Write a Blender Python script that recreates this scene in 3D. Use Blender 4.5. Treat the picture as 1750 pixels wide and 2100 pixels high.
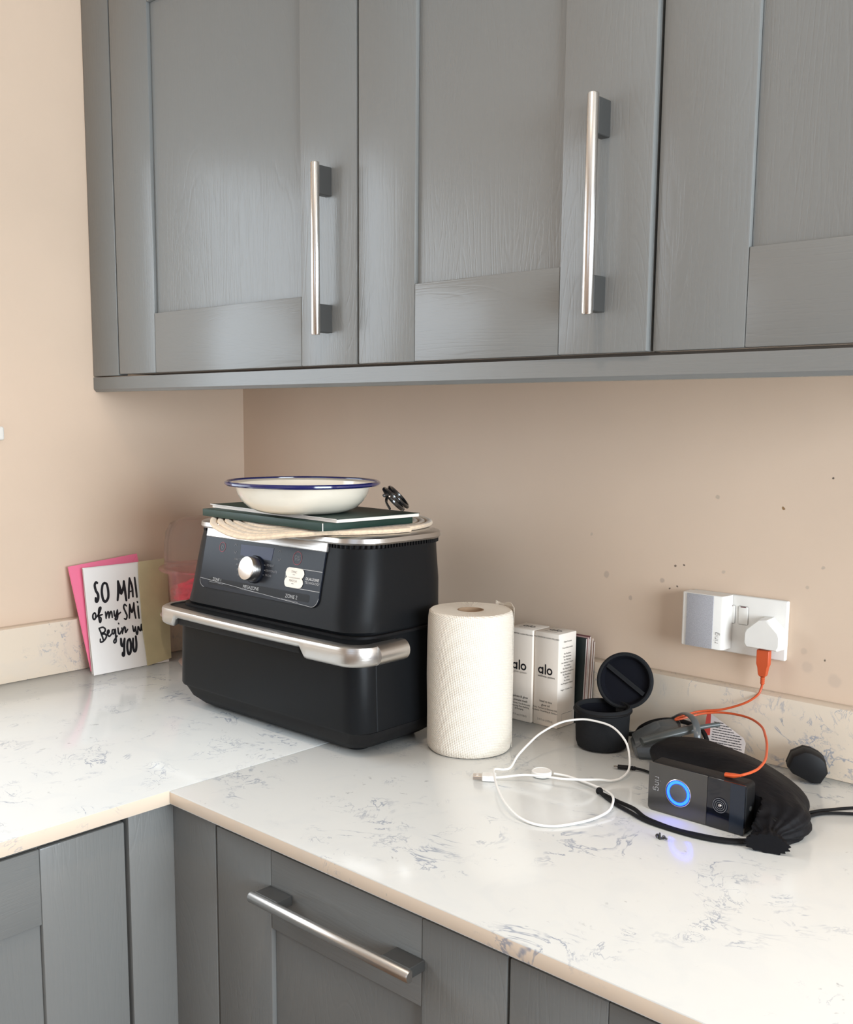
import bpy, bmesh, math, random
from mathutils import Vector, Matrix, Quaternion
S = bpy.context.scene
C = S.collection
for o in list(bpy.data.objects): bpy.data.objects.remove(o)
R = math.radians; PI = math.pi; random.seed(7)

# ---------------------------------------------------------------- camera
cam = bpy.data.objects.new('camera', bpy.data.cameras.new('camera')); C.objects.link(cam); S.camera = cam
cam.data.sensor_fit = 'AUTO'; cam.data.sensor_width = 36.0
cam.data.lens = 2089.73/2100*36; cam.data.shift_y = 88.26/2100
cam.data.clip_start = 0.02
yaw, pit, rol = R(42.0884), R(-7.6019), R(0.4763)
fw = Vector((-math.sin(yaw)*math.cos(pit), math.cos(yaw)*math.cos(pit), math.sin(pit)))
rt = Vector((math.cos(yaw), math.sin(yaw), 0)); up = rt.cross(fw)
r2 = rt*math.cos(rol)+up*math.sin(rol); u2 = -rt*math.sin(rol)+up*math.cos(rol)
M = Matrix((r2, u2, -fw)).transposed().to_4x4(); M.translation = Vector((1.7985, -1.3924, 0.482))
cam.matrix_world = M
# ---------------------------------------------------------------- light and exposure
W = bpy.data.worlds.new('world'); S.world = W; W.use_nodes = True
W.node_tree.nodes['Background'].inputs[0].default_value = (0.62, 0.78, 1.0, 1)
W.node_tree.nodes['Background'].inputs[1].default_value = 1.0
S.view_settings.view_transform = 'Standard'; S.view_settings.look = 'None'
S.view_settings.exposure = 0.07; S.view_settings.gamma = 1.0; S.view_settings.use_curve_mapping = False

def area(name, loc, target, sx, sy, power, col):
    l = bpy.data.lights.new(name, 'AREA'); l.shape = 'RECTANGLE'; l.size = sx; l.size_y = sy
    l.energy = power; l.color = col
    o = bpy.data.objects.new(name, l); C.objects.link(o); o.location = loc
    o.rotation_euler = (Vector(target)-Vector(loc)).to_track_quat('-Z', 'Y').to_euler()
    return o
area('left_window_light', (-0.04, -1.10, 0.66), (1, -1.10, 0.66), 0.94, 0.70, 9, (0.88, 0.95, 1.0))
area('rear_window_light', (2.05, -3.36, 0.75), (1.9, 0, 0.45), 1.7, 1.1, 3, (0.93, 0.96, 1.0))
area('right_window_light', (3.56, -1.05, 0.55), (0, -0.75, 0.3), 1.3, 1.0, 84, (0.82, 0.92, 1.0))
for i, (x, y) in enumerate(((1.15, -0.95), (2.3, -1.0))):
    l = bpy.data.lights.new('ceiling_spot_light', 'SPOT'); l.energy = 19; l.color = (1.0, 0.76, 0.58)
    l.spot_size = R(130); l.spot_blend = 1.0; l.shadow_soft_size = 0.05
    o = bpy.data.objects.new('ceiling_spot_light', l); C.objects.link(o); o.location = (x, y, 1.47)

# ---------------------------------------------------------------- material helpers
def mat(name, col, rough=0.5, metal=0.0, spec=0.5, trans=0.0, ior=1.45, alpha=1.0, coat=0.0, emit=None, es=0.0,
        var=0.0, vscale=30.0, bump=0.0, bscale=200.0, stretch=(1, 1, 1), sheen=0.0, aniso=0.0):
    m = bpy.data.materials.new(name); m.use_nodes = True; nt = m.node_tree; b = nt.nodes['Principled BSDF']
    I = b.inputs
    I['Base Color'].default_value = (*col, 1); I['Roughness'].default_value = rough; I['Metallic'].default_value = metal
    I['Specular IOR Level'].default_value = spec; I['Transmission Weight'].default_value = trans; I['IOR'].default_value = ior
    I['Alpha'].default_value = alpha; I['Coat Weight'].default_value = coat; I['Coat Roughness'].default_value = 0.08
    I['Sheen Weight'].default_value = sheen; I['Anisotropic'].default_value = aniso
    if emit: I['Emission Color'].default_value = (*emit, 1); I['Emission Strength'].default_value = es
    tc = nt.nodes.new('ShaderNodeTexCoord'); mp = nt.nodes.new('ShaderNodeMapping'); mp.inputs['Scale'].default_value = stretch
    nt.links.new(tc.outputs['Object'], mp.inputs['Vector'])
    if var > 0:
        n = nt.nodes.new('ShaderNodeTexNoise'); n.inputs['Scale'].default_value = vscale; n.inputs['Detail'].default_value = 4
        nt.links.new(mp.outputs[0], n.inputs['Vector'])
        r = nt.nodes.new('ShaderNodeValToRGB'); e = r.color_ramp.elements
        e[0].position = 0.3; e[1].position = 0.7
        e[0].color = (*[c*(1-var) for c in col], 1); e[1].color = (*[min(1, c*(1+var)) for c in col], 1)
        nt.links.new(n.outputs['Fac'], r.inputs[0]); nt.links.new(r.outputs[0], I['Base Color'])
    if bump > 0:
        n = nt.nodes.new('ShaderNodeTexNoise'); n.inputs['Scale'].default_value = bscale; n.inputs['Detail'].default_value = 3
        nt.links.new(mp.outputs[0], n.inputs['Vector'])
        bp = nt.nodes.new('ShaderNodeBump'); bp.inputs['Strength'].default_value = bump; bp.inputs['Distance'].default_value = 0.001
        nt.links.new(n.outputs['Fac'], bp.inputs['Height']); nt.links.new(bp.outputs[0], I['Normal'])
    m['bsdf'] = True
    return m
def math_node(nt, op, a, b=None, c=None, clamp=False):
    n = nt.nodes.new('ShaderNodeMath'); n.operation = op; n.use_clamp = clamp
    for i, v in enumerate((a, b, c)):
        if v is None: continue
        if isinstance(v, (int, float)): n.inputs[i].default_value = v
        else: nt.links.new(v, n.inputs[i])
    return n.outputs[0]
def maprange(nt, v, a, b, c=0.0, d=1.0):
    n = nt.nodes.new('ShaderNodeMapRange'); n.interpolation_type = 'SMOOTHSTEP'
    nt.links.new(v, n.inputs['Value'])
    for k, x in zip(('From Min', 'From Max', 'To Min', 'To Max'), (a, b, c, d)): n.inputs[k].default_value = x
    return n.outputs['Result']
def mixc(nt, f, a, b):
    n = nt.nodes.new('ShaderNodeMix'); n.data_type = 'RGBA'
    if isinstance(f, float): n.inputs[0].default_value = f
    else: nt.links.new(f, n.inputs[0])
    for i, v in ((6, a), (7, b)):
        if isinstance(v, tuple): n.inputs[i].default_value = (*v, 1)
        else: nt.links.new(v, n.inputs[i])
    return n.outputs[2]

def wall_mat(name, col, spots):
    m = mat(name, col, 0.55, bump=0.10, bscale=260, spec=0.35); nt = m.node_tree; b = nt.nodes['Principled BSDF']
    geo = nt.nodes.new('ShaderNodeNewGeometry'); pos = geo.outputs['Position']
    n = nt.nodes.new('ShaderNodeTexNoise'); n.inputs['Scale'].default_value = 3.0; n.inputs['Detail'].default_value = 5
    nt.links.new(pos, n.inputs['Vector'])
    c = mixc(nt, maprange(nt, n.outputs['Fac'], 0.3, 0.7), tuple(x*0.97 for x in col), tuple(min(1, x*1.03) for x in col))
    wn = nt.nodes.new('ShaderNodeTexNoise'); wn.inputs['Scale'].default_value = 70; nt.links.new(pos, wn.inputs['Vector'])
    vm = nt.nodes.new('ShaderNodeVectorMath'); vm.operation = 'SCALE'; vm.inputs['Scale'].default_value = 0.006
    nt.links.new(wn.outputs['Color'], vm.inputs[0])
    va = nt.nodes.new('ShaderNodeVectorMath'); va.operation = 'ADD'; nt.links.new(pos, va.inputs[0]); nt.links.new(vm.outputs[0], va.inputs[1])
    for (p, r, sc, st) in spots:
        d = nt.nodes.new('ShaderNodeVectorMath'); d.operation = 'DISTANCE'; nt.links.new(va.outputs[0], d.inputs[0])
        d.inputs[1].default_value = (p[0]+0.003, p[1]+0.003, p[2]+0.003)
        f = math_node(nt, 'MULTIPLY', maprange(nt, d.outputs['Value'], r*1.15, r*0.6), st)
        c = mixc(nt, f, c, sc)
    nt.links.new(c, b.inputs['Base Color'])
    return m

def paint_mat(name, col, rough=0.27, horizontal=False):
    """satin painted ash: fine open grain in relief"""
    m = mat(name, col, rough, spec=0.42); nt = m.node_tree; b = nt.nodes['Principled BSDF']
    geo = nt.nodes.new('ShaderNodeNewGeometry'); mp = nt.nodes.new('ShaderNodeMapping')
    nt.links.new(geo.outputs['Position'], mp.inputs['Vector'])
    mp.inputs['Scale'].default_value = (1, 1, 0.055) if not horizontal else (0.055, 0.055, 1)
    n1 = nt.nodes.new('ShaderNodeTexNoise'); n1.inputs['Scale'].default_value = 330; n1.inputs['Detail'].default_value = 3
    nt.links.new(mp.outputs[0], n1.inputs['Vector'])
    mp2 = nt.nodes.new('ShaderNodeMapping'); nt.links.new(geo.outputs['Position'], mp2.inputs['Vector'])
    mp2.inputs['Scale'].default_value = (1, 1, 0.14) if not horizontal else (0.14, 0.14, 1)
    n2 = nt.nodes.new('ShaderNodeTexNoise'); n2.inputs['Scale'].default_value = 9; n2.inputs['Detail'].default_value = 1
    nt.links.new(mp2.outputs[0], n2.inputs['Vector'])
    rings = math_node(nt, 'PINGPONG', math_node(nt, 'MULTIPLY', n2.outputs['Fac'], 34.0), 0.5)
    rr = maprange(nt, rings, 0.0, 0.16)
    h = math_node(nt, 'ADD', math_node(nt, 'MULTIPLY', maprange(nt, n1.outputs['Fac'], 0.36, 0.52), 0.55), math_node(nt, 'MULTIPLY', rr, 0.6))
    bp = nt.nodes.new('ShaderNodeBump'); bp.inputs['Strength'].default_value = 0.20 if horizontal else 0.24; bp.inputs['Distance'].default_value = 0.0006
    nt.links.new(h, bp.inputs['Height']); nt.links.new(bp.outputs[0], b.inputs['Normal'])
    return m

def quartz_mat(name, base=(0.74, 0.76, 0.748)):
    m = mat(name, base, 0.13, spec=0.5, coat=0.0); nt = m.node_tree; b = nt.nodes['Principled BSDF']
    geo = nt.nodes.new('ShaderNodeNewGeometry'); pos = geo.outputs['Position']
    def noise(sc, det=4, off=0.0, dist=0.0, rough=0.55):
        mp = nt.nodes.new('ShaderNodeMapping'); mp.inputs['Location'].default_value = (off, off*0.7, off*1.3)
        nt.links.new(pos, mp.inputs['Vector'])
        n = nt.nodes.new('ShaderNodeTexNoise'); n.inputs['Scale'].default_value = sc; n.inputs['Detail'].default_value = det
        n.inputs['Distortion'].default_value = dist; n.inputs['Roughness'].default_value = rough
        nt.links.new(mp.outputs[0], n.inputs['Vector']); return n.outputs['Fac']
    def vein(sc, w, off, dist, det=5):
        a = math_node(nt, 'ABSOLUTE', math_node(nt, 'SUBTRACT', noise(sc, det, off, dist, 0.62), 0.5))
        return maprange(nt, a, w, 0.0)
    m1 = math_node(nt, 'MULTIPLY', vein(11, 0.022, 1.3, 1.1), maprange(nt, noise(6.5, 3, 5.1), 0.50, 0.64))
    m1 = math_node(nt, 'MULTIPLY', m1, maprange(nt, noise(45, 2, 4.4), 0.38, 0.58))
    m2 = math_node(nt, 'MULTIPLY', vein(24, 0.020, 8.7, 1.6), maprange(nt, noise(13, 3, 2.2), 0.55, 0.66))
    m3 = math_node(nt, 'MULTIPLY', maprange(nt, noise(85, 3, 3.3, 0.5), 0.66, 0.74), maprange(nt, noise(8, 2, 9.9), 0.50, 0.62))
    s1 = math_node(nt, 'MULTIPLY', math_node(nt, 'MAXIMUM', m1, math_node(nt, 'MULTIPLY', m2, 0.85)), 0.72)
    soft = math_node(nt, 'MULTIPLY', maprange(nt, noise(14, 4, 1.3, 1.1), 0.50, 0.68), 0.07)
    c = mixc(nt, soft, base, (0.45, 0.52, 0.60))
    c = mixc(nt, s1, c, (0.19, 0.24, 0.35))
    c = mixc(nt, math_node(nt, 'MULTIPLY', m3, 0.5), c, (0.22, 0.23, 0.25))
    nt.links.new(c, b.inputs['Base Color'])
    return m

M_ = {}
M_['wall'] = wall_mat('painted_wall', (0.69, 0.535, 0.41), [
    ((0.93, 0, .238), .006, (0.40, 0.31, 0.25), .5), ((1.051, 0, .264), .002, (0.12, 0.08, 0.06), .9), ((1.066, 0, .2665), .002, (0.12, 0.08, 0.06), .9),
    ((1.03, 0, .238), .0045, (0.35, 0.27, 0.23), .5), ((1.056, 0, .233), .0018, (0.1, 0.07, 0.05), .9), ((1.043, 0, .229), .0016, (0.1, 0.07, 0.05), .9),
    ((1.115, 0, .372), .004, (0.35, 0.29, 0.22), .5), ((1.215, 0, .362), .0026, (0.22, 0.11, 0.03), .9), ((1.282, 0, .407), .0017, (0.05, 0.04, 0.03), .9),
    ((1.285, 0, .157), .0020, (0.09, 0.07, 0.05), .9), ((1.255, 0, .164), .005, (0.42, 0.34, 0.28), .3), ((1.261, 0, .142), .009, (0.45, 0.36, 0.30), .3),
    ((0.975, 0, .205), .004, (0.35, 0.27, 0.23), .5), ((1.275, 0, .284), .003, (0.35, 0.29, 0.24), .5), ((1.30, 0, .129), .010, (0.45, 0.36, 0.30), .3),
    ((1.255, 0, .255), .003, (0.35, 0.29, 0.24), .4), ((1.13, 0, .262), .003, (0.35, 0.29, 0.24), .4), ((0.90, 0, .30), .003, (0.35, 0.29, 0.24), .35)])
M_['paint'] = paint_mat('grey_paint', (0.192, 0.197, 0.192))
M_['paint_h'] = paint_mat('grey_paint_horizontal', (0.192, 0.197, 0.192), horizontal=True)
M_['quartz'] = quartz_mat('veined_quartz')
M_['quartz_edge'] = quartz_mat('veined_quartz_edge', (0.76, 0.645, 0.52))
M_['dark'] = mat('dark_gap', (0.02, 0.02, 0.022), 0.8)
M_['steel'] = mat('brushed_steel', (0.68, 0.65, 0.62), 0.26, 1.0, bump=0.15, bscale=500, stretch=(1, 1, 0.02))
M_['steel_h'] = mat('brushed_steel_horizontal', (0.56, 0.545, 0.525), 0.32, 1.0, bump=0.15, bscale=500, stretch=(0.02, 0.02, 1))
M_['mount'] = mat('dull_grey_metal', (0.060, 0.060, 0.058), 0.45, 0.3)
M_['black'] = mat('black_plastic', (0.006, 0.0068, 0.008), 0.42, bump=0.08, bscale=900, spec=0.18)
M_['black_soft'] = mat('matt_black_plastic', (0.006, 0.006, 0.0068), 0.55, spec=0.25)
M_['gloss'] = mat('glossy_black_panel', (0.010, 0.012, 0.018), 0.26, spec=0.22)
M_['white'] = mat('white_plastic', (0.82, 0.79, 0.74), 0.32, var=0.02)
M_['cable'] = mat('white_cable_rubber', (0.84, 0.83, 0.80), 0.4)
M_['offwhite'] = mat('ivory_print', (0.86, 0.80, 0.70), 0.4)
M_['print'] = mat('silver_print', (0.45, 0.45, 0.45), 0.5)
M_['print_dim'] = mat('grey_print', (0.22, 0.22, 0.23), 0.5)
M_['ink'] = mat('black_ink', (0.012, 0.012, 0.016), 0.5)
M_['grey_ink'] = mat('grey_ink', (0.30, 0.28, 0.26), 0.5)
M_['paperwhite'] = mat('white_card_stock', (0.86, 0.83, 0.80), 0.6, bump=0.05, bscale=400)
M_['boxcard'] = mat('ivory_carton', (0.84, 0.77, 0.69), 0.5, bump=0.04, bscale=400)
M_['pink'] = mat('pink_paper', (0.86, 0.19, 0.32), 0.6, bump=0.05, bscale=400)
M_['khaki'] = mat('khaki_paper', (0.55, 0.48, 0.29), 0.6, var=0.05, bump=0.05, bscale=300)
M_['towel'] = None

# ---------------------------------------------------------------- object helpers
def link(name, bm, m, parent=None, smooth=True, loc=None, auto=35):
    me = bpy.data.meshes.new(name); bmesh.ops.recalc_face_normals(bm, faces=bm.faces[:]); bm.to_mesh(me); bm.free()
    me.materials.append(m)
    if smooth:
        for p in me.polygons: p.use_smooth = True
        try: me.set_sharp_from_angle(angle=R(auto))
        except Exception: pass
    o = bpy.data.objects.new(name, me); C.objects.link(o)
    if parent: o.parent = parent
    if loc: o.location = loc
    return o
def tag(o, label, cat, group=None):
    o['label'] = label; o['category'] = cat
    if group: o['group'] = group
    return o
def thing(name, label, cat, loc=(0, 0, 0), rz=0, group=None):
    o = bpy.data.objects.new(name, None); C.objects.link(o); o.location = loc; o.rotation_euler = (0, 0, rz)
    o.empty_display_size = 0.02
    return tag(o, label, cat, group)
def struct(o): o['kind'] = 'structure'; return o
def B(): return bmesh.new()
def box(bm, x0, x1, y0, y1, z0, z1, bev=0.0, seg=2):
    r = bmesh.ops.create_cube(bm, size=1.0)
    vs = r['verts']
    bmesh.ops.scale(bm, vec=(x1-x0, y1-y0, z1-z0), verts=vs)
    bmesh.ops.translate(bm, vec=((x0+x1)/2, (y0+y1)/2, (z0+z1)/2), verts=vs)
    if bev > 0:
        es = list({e for v in vs for e in v.link_edges})
        bmesh.ops.bevel(bm, geom=es, offset=bev, segments=seg, affect='EDGES', profile=0.5)
    return bm
def rrect(x0, x1, y0, y1, rf, rb=None, n=6):
    """rounded rectangle, ccw, rf at the y0 side"""
    rb = rf if rb is None else rb; P = []
    for (cx, cy, r, a0) in ((x1-rf, y0+rf, rf, -90), (x1-rb, y1-rb, rb, 0), (x0+rb, y1-rb, rb, 90), (x0+rf, y0+rf, rf, 180)):
        for i in range(n+1):
            a = R(a0+90*i/n); P.append((cx+r*math.cos(a), cy+r*math.sin(a)))
    return P
def loft(bm, rings, cap=True, closed=True):
    V = [[bm.verts.new(p) for p in ring] for ring in rings]
    n = len(V[0])
    for a, b in zip(V, V[1:]):
        for i in range(n if closed else n-1):
            j = (i+1) % n
            try: bm.faces.new((a[i], a[j], b[j], b[i]))
            except ValueError: pass
    if cap:
        for v in (V[0][::-1], V[-1]):
            try: bm.faces.new(v)
            except ValueError: pass
    return V
def lathe(bm, prof, n=64, c=(0, 0, 0)):
    V = [[bm.verts.new((c[0]+r*math.cos(2*PI*i/n), c[1]+r*math.sin(2*PI*i/n), c[2]+z)) for i in range(n)] if r > 1e-6
         else [bm.verts.new((c[0], c[1], c[2]+z))] for r, z in prof]
    for a, b in zip(V, V[1:]):
        if len(a) == 1 and len(b) == 1: continue
        for i in range(n):
            j = (i+1) % n
            if len(a) == 1: bm.faces.new((a[0], b[j], b[i]))
            elif len(b) == 1: bm.faces.new((a[i], a[j], b[0]))
            else: bm.faces.new((a[i], a[j], b[j], b[i]))
    return bm
def catmull(P, k=8, closed=False):
    P = [Vector(p) for p in P]; out = []
    n = len(P)
    for i in range(n if closed else n-1):
        p0 = P[(i-1) % n] if closed or i > 0 else P[0]*2-P[1]
        p1 = P[i]; p2 = P[(i+1) % n]
        p3 = P[(i+2) % n] if closed or i+2 < n else P[-1]*2-P[-2]
        for j in range(k):
            t = j/k
            out.append(0.5*((2*p1)+(p2-p0)*t+(2*p0-5*p1+4*p2-p3)*t*t+(3*p1-p0-3*p2+p3)*t**3))
    if not closed: out.append(P[-1])
    return out
def tube(bm, P, r, n=10, closed=False, k=8, smooth=True, cap=True, flat=1.0):
    pts = catmull(P, k, closed) if smooth else [Vector(p) for p in P]
    m = len(pts); rad = r if callable(r) else (lambda t: r)
    T = []
    for i in range(m):
        a = pts[(i-1) % m] if closed or i > 0 else pts[0]; b = pts[(i+1) % m] if closed or i < m-1 else pts[-1]
        T.append((b-a).normalized())
    nrm = T[0].orthogonal().normalized()
    if abs(T[0].z) < 0.9: nrm = (Vector((0, 0, 1))-T[0]*T[0].z).normalized()
    rings = []
    for i in range(m):
        if i > 0:
            q = T[i-1].rotation_difference(T[i]); nrm = (q @ nrm); nrm = (nrm-T[i]*nrm.dot(T[i])).normalized()
        bn = T[i].cross(nrm); rr = rad(i/max(1, m-1))
        rings.append([pts[i]+(nrm*math.cos(2*PI*j/n)*flat+bn*math.sin(2*PI*j/n))*rr for j in range(n)])
    if closed: rings.append(rings[0])
    if closed:
        V = [[bm.verts.new(p) for p in ring] for ring in rings[:-1]]; V.append(V[0])
        for a, b in zip(V, V[1:]):
            for i in range(n): bm.faces.new((a[i], a[(i+1) % n], b[(i+1) % n], b[i]))
    else: loft(bm, rings, cap)
    return bm
def cyl(bm, p0, p1, r, n=24, r1=None):
    return tube(bm, [p0, p1], (lambda t: r+(r1-r)*t) if r1 is not None else r, n, smooth=False)
class Frame:
    """a flat working frame: origin, u, v and normal"""
    def __init__(s, O, U, V, Nn=None):
        s.O = Vector(O); s.U = Vector(U).normalized(); s.V = Vector(V).normalized(); s.N = (s.U.cross(s.V)).normalized()
    def p(s, u, v, w=0.0): return s.O+s.U*u+s.V*v+s.N*w
def prism(bm, F, pts, w0, w1):
    loft(bm, [[F.p(u, v, w0) for u, v in pts], [F.p(u, v, w1) for u, v in pts]])
    return bm
def stroke(bm, F, pts, w, h=0.0002, base=0.0, closed=False, k=5, smooth=True, n=8):
    """a brush or pen line of width w lying on frame F; w may be a function of t"""
    P = [Vector((a, b, 0)) for a, b in pts]
    P = catmull(P, k, closed) if smooth and len(P) > 2 else P
    m = len(P); wf = w if callable(w) else (lambda t: w)
    L = []; Rr = []
    for i in range(m):
        a = P[(i-1) % m] if closed or i > 0 else P[0]; b = P[(i+1) % m] if closed or i < m-1 else P[-1]
        t = (b-a); t = t.normalized() if t.length > 1e-9 else Vector((1, 0, 0)); q = Vector((-t.y, t.x, 0))*wf(i/max(1, m-1))/2
        L.append(P[i]+q); Rr.append(P[i]-q)
    v = [(bm.verts.new(F.p(a.x, a.y, base+h)), bm.verts.new(F.p(b.x, b.y, base+h))) for a, b in zip(L, Rr)]
    for i in range(m if closed else m-1):
        a, b = v[i], v[(i+1) % m]
        try: bm.faces.new((a[0], a[1], b[1], b[0]))
        except ValueError: pass
    if not closed:
        for (c, wi) in ((P[0], wf(0)), (P[-1], wf(1))):
            bm.faces.new([bm.verts.new(F.p(c.x+wi/2*math.cos(2*PI*j/n), c.y+wi/2*math.sin(2*PI*j/n), base+h)) for j in range(n)])
    return bm
def ringpts(cx, cy, rx, ry=None, n=20, a0=0, a1=360):
    ry = rx if ry is None else ry
    full = abs(a1-a0) >= 360
    return [(cx+rx*math.cos(R(a0+(a1-a0)*i/(n if full else n-1))), cy+ry*math.sin(R(a0+(a1-a0)*i/(n if full else n-1)))) for i in range(n)]
_tc = {}
def text_into(bm, F, s, size, u, v, align='CENTER', bold=0.0, h=0.0002, rot=0.0):
    cu = bpy.data.curves.new('t', 'FONT'); cu.body = s; cu.size = size; cu.align_x = align; cu.align_y = 'CENTER'; cu.offset = bold
    cu.resolution_u = 3
    ob = bpy.data.objects.new('t', cu)
    me = bpy.data.meshes.new_from_object(ob)
    c, sn = math.cos(rot), math.sin(rot)
    vs = [bm.verts.new(F.p(u+p.co.x*c-p.co.y*sn, v+p.co.x*sn+p.co.y*c, h)) for p in me.vertices]
    for f in me.polygons:
        try: bm.faces.new([vs[i] for i in f.vertices])
        except ValueError: pass
    bpy.data.meshes.remove(me); bpy.data.objects.remove(ob); bpy.data.curves.remove(cu)
    return bm
def link_print(name, bm, m, parent):
    me = bpy.data.meshes.new(name); bm.to_mesh(me); bm.free(); me.materials.append(m)
    o = bpy.data.objects.new(name, me); C.objects.link(o); o.parent = parent; o['kind'] = 'stuff'; return o

# ================================================================ SETTING
XR, YF, ZF, ZC = 3.6, -3.4, -0.91, 1.52
def wall_with_hole(name, axis, pos, thick, a0, a1, b0, b1, hole):
    """vertical wall (axis x or y = pos), spans a0..a1 along the other axis and b0..b1 in z, one opening"""
    bm = B(); ha0, ha1, hb0, hb1 = hole
    for (p, q, r, s) in ((a0, ha0, b0, b1), (ha1, a1, b0, b1), (ha0, ha1, b0, hb0), (ha0, ha1, hb1, b1)):
        if axis == 'x': box(bm, min(pos, pos+thick), max(pos, pos+thick), p, q, r, s)
        else: box(bm, p, q, min(pos, pos+thick), max(pos, pos+thick), r, s)
    return struct(link(name, bm, M_['wall'], smooth=False))
bm = B(); box(bm, -0.12, XR+.12, 0, 0.12, ZF, ZC); struct(link('wall_back', bm, M_['wall'], smooth=False))
LW = (-1.58, -0.60, 0.28, 1.04)
wall_with_hole('wall_left', 'x', 0, -0.12, YF, 0, ZF, ZC, LW)
wall_with_hole('wall_right', 'x', XR, 0.12, YF, 0, ZF, ZC, (-1.7, -0.4, 0.05, 1.05))
wall_with_hole('wall_front', 'y', YF, -0.12, -0.12, XR+.12, ZF, ZC, (1.2, 2.9, 0.2, 1.3))
# floor: warm oak boards
fl = mat('oak_floor', (0.26, 0.15, 0.085), 0.35, var=0.2, vscale=7, stretch=(6, 0.6, 1))
bm = B(); box(bm, -0.12, XR+.12, YF-.12, 0.12, ZF-.1, ZF-0.012); floor = struct(link('floor', bm, M_['dark'], smooth=False))
bm = B(); box(bm, 0, 0.178, -1.2, 0, 0, 0.012, 0.001, 1); me0 = None
for i in range(16):
    for j in range(3):
        y0 = YF+j*1.2+(0.6 if i % 2 else 0)-0.0
        x0 = 0.6+i*0.18
        if x0 > XR-.1: continue
        ya, yb = max(YF, y0), min(-0.6, y0+1.198)
        if yb-ya < 0.05: continue
        bb = B(); box(bb, x0, x0+.178, ya, yb, ZF-.012, ZF, 0.001, 1); link('floorboard', bb, fl, floor, smooth=False)
bm.free()
cm = mat('ceiling_paint', (0.80, 0.77, 0.72), 0.7, bump=0.05)
bm = B(); box(bm, -0.12, XR+.12, YF-.12, 0.12, ZC, ZC+.1); struct(link('ceiling', bm, cm, smooth=False))
# window frames and panes
gl = mat('window_glass', (0.9, 0.95, 1.0), 0.02, trans=1.0, ior=1.1)
def window(name, axis, pos, a0, a1, z0, z1):
    def bx(bm, p, q, r, s, t0, t1, bev=0.003):
        if axis == 'x': box(bm, min(pos+t0, pos+t1), max(pos+t0, pos+t1), p, q, r, s, bev)
        else: box(bm, p, q, min(pos+t0, pos+t1), max(pos+t0, pos+t1), r, s, bev)
    sg = -1 if (axis == 'x' and pos < 1) or axis == 'y' else 1
    bm = B(); f = 0.045; mid = (a0+a1)/2
    for (p, q, r, s) in ((a0, a0+f, z0, z1), (a1-f, a1, z0, z1), (a0, a1, z0, z0+f), (a0, a1, z1-f, z1), (mid-f/2, mid+f/2, z0, z1)):
        bx(bm, p, q, r, s, sg*0.06, sg*0.11)
    w = struct(link(name, bm, M_['white'], smooth=False))
    for (p, q) in ((a0+f, mid-f/2), (mid+f/2, a1-f)):
        bm = B(); bx(bm, p, q, z0+f, z1-f, sg*0.08, sg*0.086, 0); link('pane', bm, gl, w, smooth=False)
window('window_1', 'x', 0, LW[0], LW[1], LW[2], LW[3])
window('window_2', 'x', XR, -1.7, -0.4, 0.05, 1.05)
window('window_3', 'y', YF, 1.2, 2.9, 0.2, 1.3)

# ================================================================ WORKTOP
wt = thing('worktop', 'white quartz worktop with blue grey veins running round the corner', 'worktop')
AX, BY = 0.6993, -0.6704
def slab(name, pts, z0, z1, bev=0.0016):
    bm = B(); loft(bm, [[(x, y, z0) for x, y in pts], [(x, y, z1) for x, y in pts]])
    es = [e for e in bm.edges if abs(e.verts[0].co.z-e.verts[1].co.z) < 1e-6]
    bmesh.ops.bevel(bm, geom=es, offset=bev, segments=2, affect='EDGES', profile=0.5)
    return bm
link('slab', slab('s', [(AX+.0003, BY), (3.3, BY), (3.3, 0), (AX+.0096-.003, 0)], -0.0183, 0), M_['quartz'], wt)
link('slab', slab('s', [(0, -3.0), (AX, -3.0), (AX-.0004, BY), (AX+.0058-.003, 0), (0, 0)], -0.0183, 0), M_['quartz'], wt)
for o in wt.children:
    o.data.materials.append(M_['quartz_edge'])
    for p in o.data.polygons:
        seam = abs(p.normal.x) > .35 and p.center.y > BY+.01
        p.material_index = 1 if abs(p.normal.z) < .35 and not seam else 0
bs = thing('splashback_upstand', 'low quartz upstand along the foot of both walls', 'upstand')
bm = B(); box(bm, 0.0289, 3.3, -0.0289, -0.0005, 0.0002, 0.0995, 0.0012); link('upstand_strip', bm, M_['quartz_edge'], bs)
bm = B(); box(bm, 0.0005, 0.0285, -3.0, -0.0005, 0.0002, 0.0995, 0.0012); link('upstand_strip', bm, M_['quartz_edge'], bs)

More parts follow.
